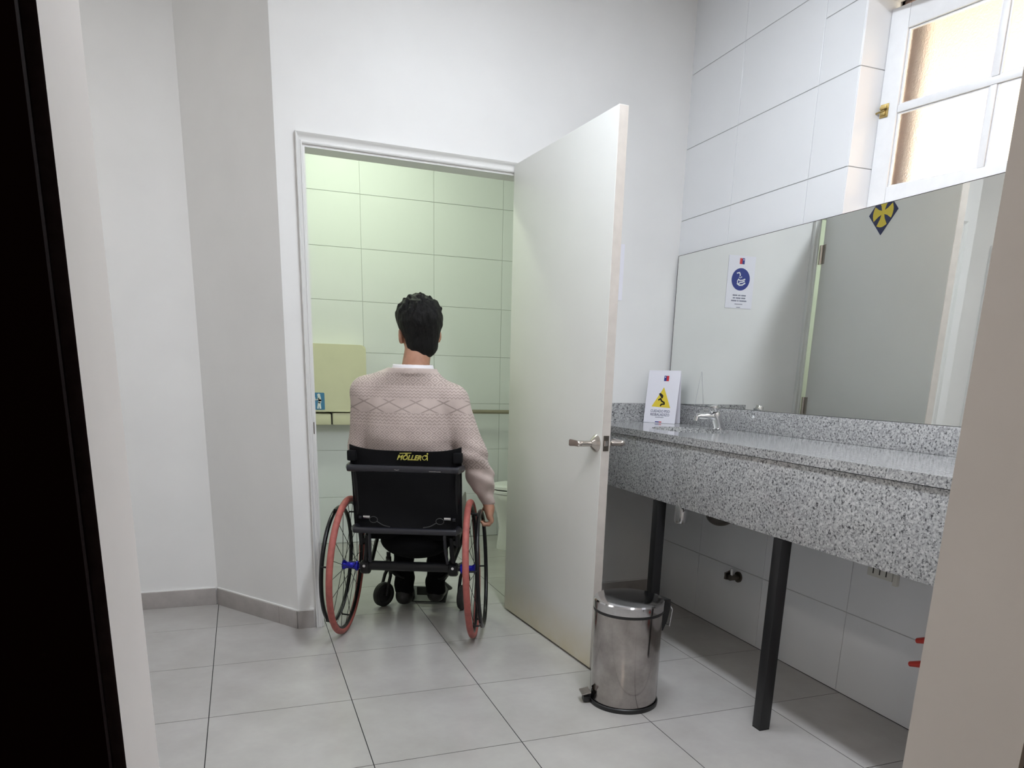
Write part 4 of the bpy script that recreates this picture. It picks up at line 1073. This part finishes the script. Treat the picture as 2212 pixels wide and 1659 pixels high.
net_obj('hair', hair, (-.10, -.12, 1.24), (.24, .28, 1.57), .0037, 'hair', pb_)
# sweater
def ribs(z): return .0012*np.sin(z*900)
def sweater(x, y, z):
    tor = loft(x, y, z, [(.46, .170, .125, .02, .095), (.60, .176, .112, .02, .094), (.72, .180, .108, .020, .070), (.82, .190, .106, .022, .048), (.92, .198, .106, .024, .032), (1.00, .203, .104, .024, .034), (1.06, .205, .102, .022, .037), (1.11, .200, .096, .020, .040), (1.15, .182, .088, .018, .042), (1.185, .145, .094, .020, .043), (1.215, .116, .098, .026, .043), (1.245, .100, .094, .030, .044), (1.30, .080, .072, .034, .046)], .57, 1.222, .012)
    folds = .0035*np.sin(z*55+x*14+2*np.sin(y*20))*np.clip((1.0-z)/.2, .15, 1)
    d = tor+folds*.8
    lft = smin(caps(x, y, z, SHL, ELL_, .068, .054), caps(x, y, z, ELL_, (-.158, .295, .655), .054, .040), .03)
    E2 = (.318, .055, .80)
    rgt = smin(smin(caps(x, y, z, SHR, ELR, .073, .060), caps(x, y, z, ELR, (.338, .085, .735), .060, .060), .03), caps(x, y, z, (.338, .085, .735), (.362, .112, .665), .060, .036), .02)
    rgt = smin(rgt, caps(x, y, z, (.362, .112, .665), (.369, .118, .625), .036, .031), .010)
    rgt = rgt+.0045*np.sin(z*95+y*40+x*25)*np.clip((.95-z)/.15, 0, 1)
    d = smin(d, lft+folds*.5, .035); d = smin(d, rgt, .022)
    d = smin(d, caps(x, y, z, (-.10, .05, 1.150), SHL, .062, .066), .03); d = smin(d, caps(x, y, z, (.12, .048, 1.125), SHR, .064, .070), .03)
    # neckline opening
    d = smax(d, .080-np.sqrt((x-.030)**2+((y-.046)*1.05)**2)-np.clip((1.20-z)*2, 0, .2), .004)
    neck = np.sqrt((x-.028)**2+((y-.044)*1.08)**2)
    band_ = np.maximum(np.abs(neck-.102)-.005, np.abs(z-1.212)-.010)-.003
    return smin(d, band_, .006)
net_obj('sweater', sweater, (-.31, -.10, .45), (.46, .40, 1.28), .0062, 'knit', pb_)
# shirt collar
def collar(x, y, z):
    r = np.sqrt((x-.031)**2+((y-.047)*1.06)**2); zz = z-.02*(y-.047)
    return smax(np.abs(r-(.089-.25*(zz-1.225)))-.0035, np.maximum(zz-1.242, 1.19-zz), .003)
net_obj('shirt_collar', collar, (-.10, -.08, 1.17), (.17, .18, 1.28), .004, 'shirt_white', pb_)
# trousers
def trousers(x, y, z):
    d = loft(x, y, z, [(.44, .165, .14, .015, .11), (.60, .170, .13, .015, .09)], .510, .66, .03)
    for s in (-1, 1):
        k = CXO+s*.002
        d = smin(d, caps(x, y, z, (k+s*.085, .10, .578), (k+s*.10, .455, .580), .078, .062), .03)
        d = smin(d, caps(x, y, z, (k+s*.10, .455, .580), (k+s*.080, .398, .13), .062, .049), .02)
        d = smin(d, caps(x, y, z, (k+s*.080, .400, .15), (k+s*.080, .394, .080), .050, .050), .01)
    d = d+.003*np.sin(z*60+x*30+y*20)
    return smax(d, .082-z, .004)
net_obj('trousers', trousers, (-.20, -.06, .05), (.22, .56, .70), .0075, 'trouser_cloth', pb_)
for s in (-1, 1):
    k = CXO+s*.082
    zs = .026 if s < 0 else .040; yo = -.044 if s < 0 else -.030
    def shoe(x, y, z):
        d = smin(ell(x, y, z, (k, .430+yo, zs+.036), (.042, .054, .046)), ell(x, y, z, (k+s*.006, .535+yo, zs+.024), (.043, .085, .036)), .04)
        d = smin(d, caps(x, y, z, (k, .432+yo, zs+.040), (k, .436+yo, zs+.085), .040, .040), .02)
        return smax(d, zs-z, .004)
    net_obj('shoe', shoe, (k-.06, .31, zs-.01), (k+.06, .65, zs+.14), .006, 'shoe_black', pb_)
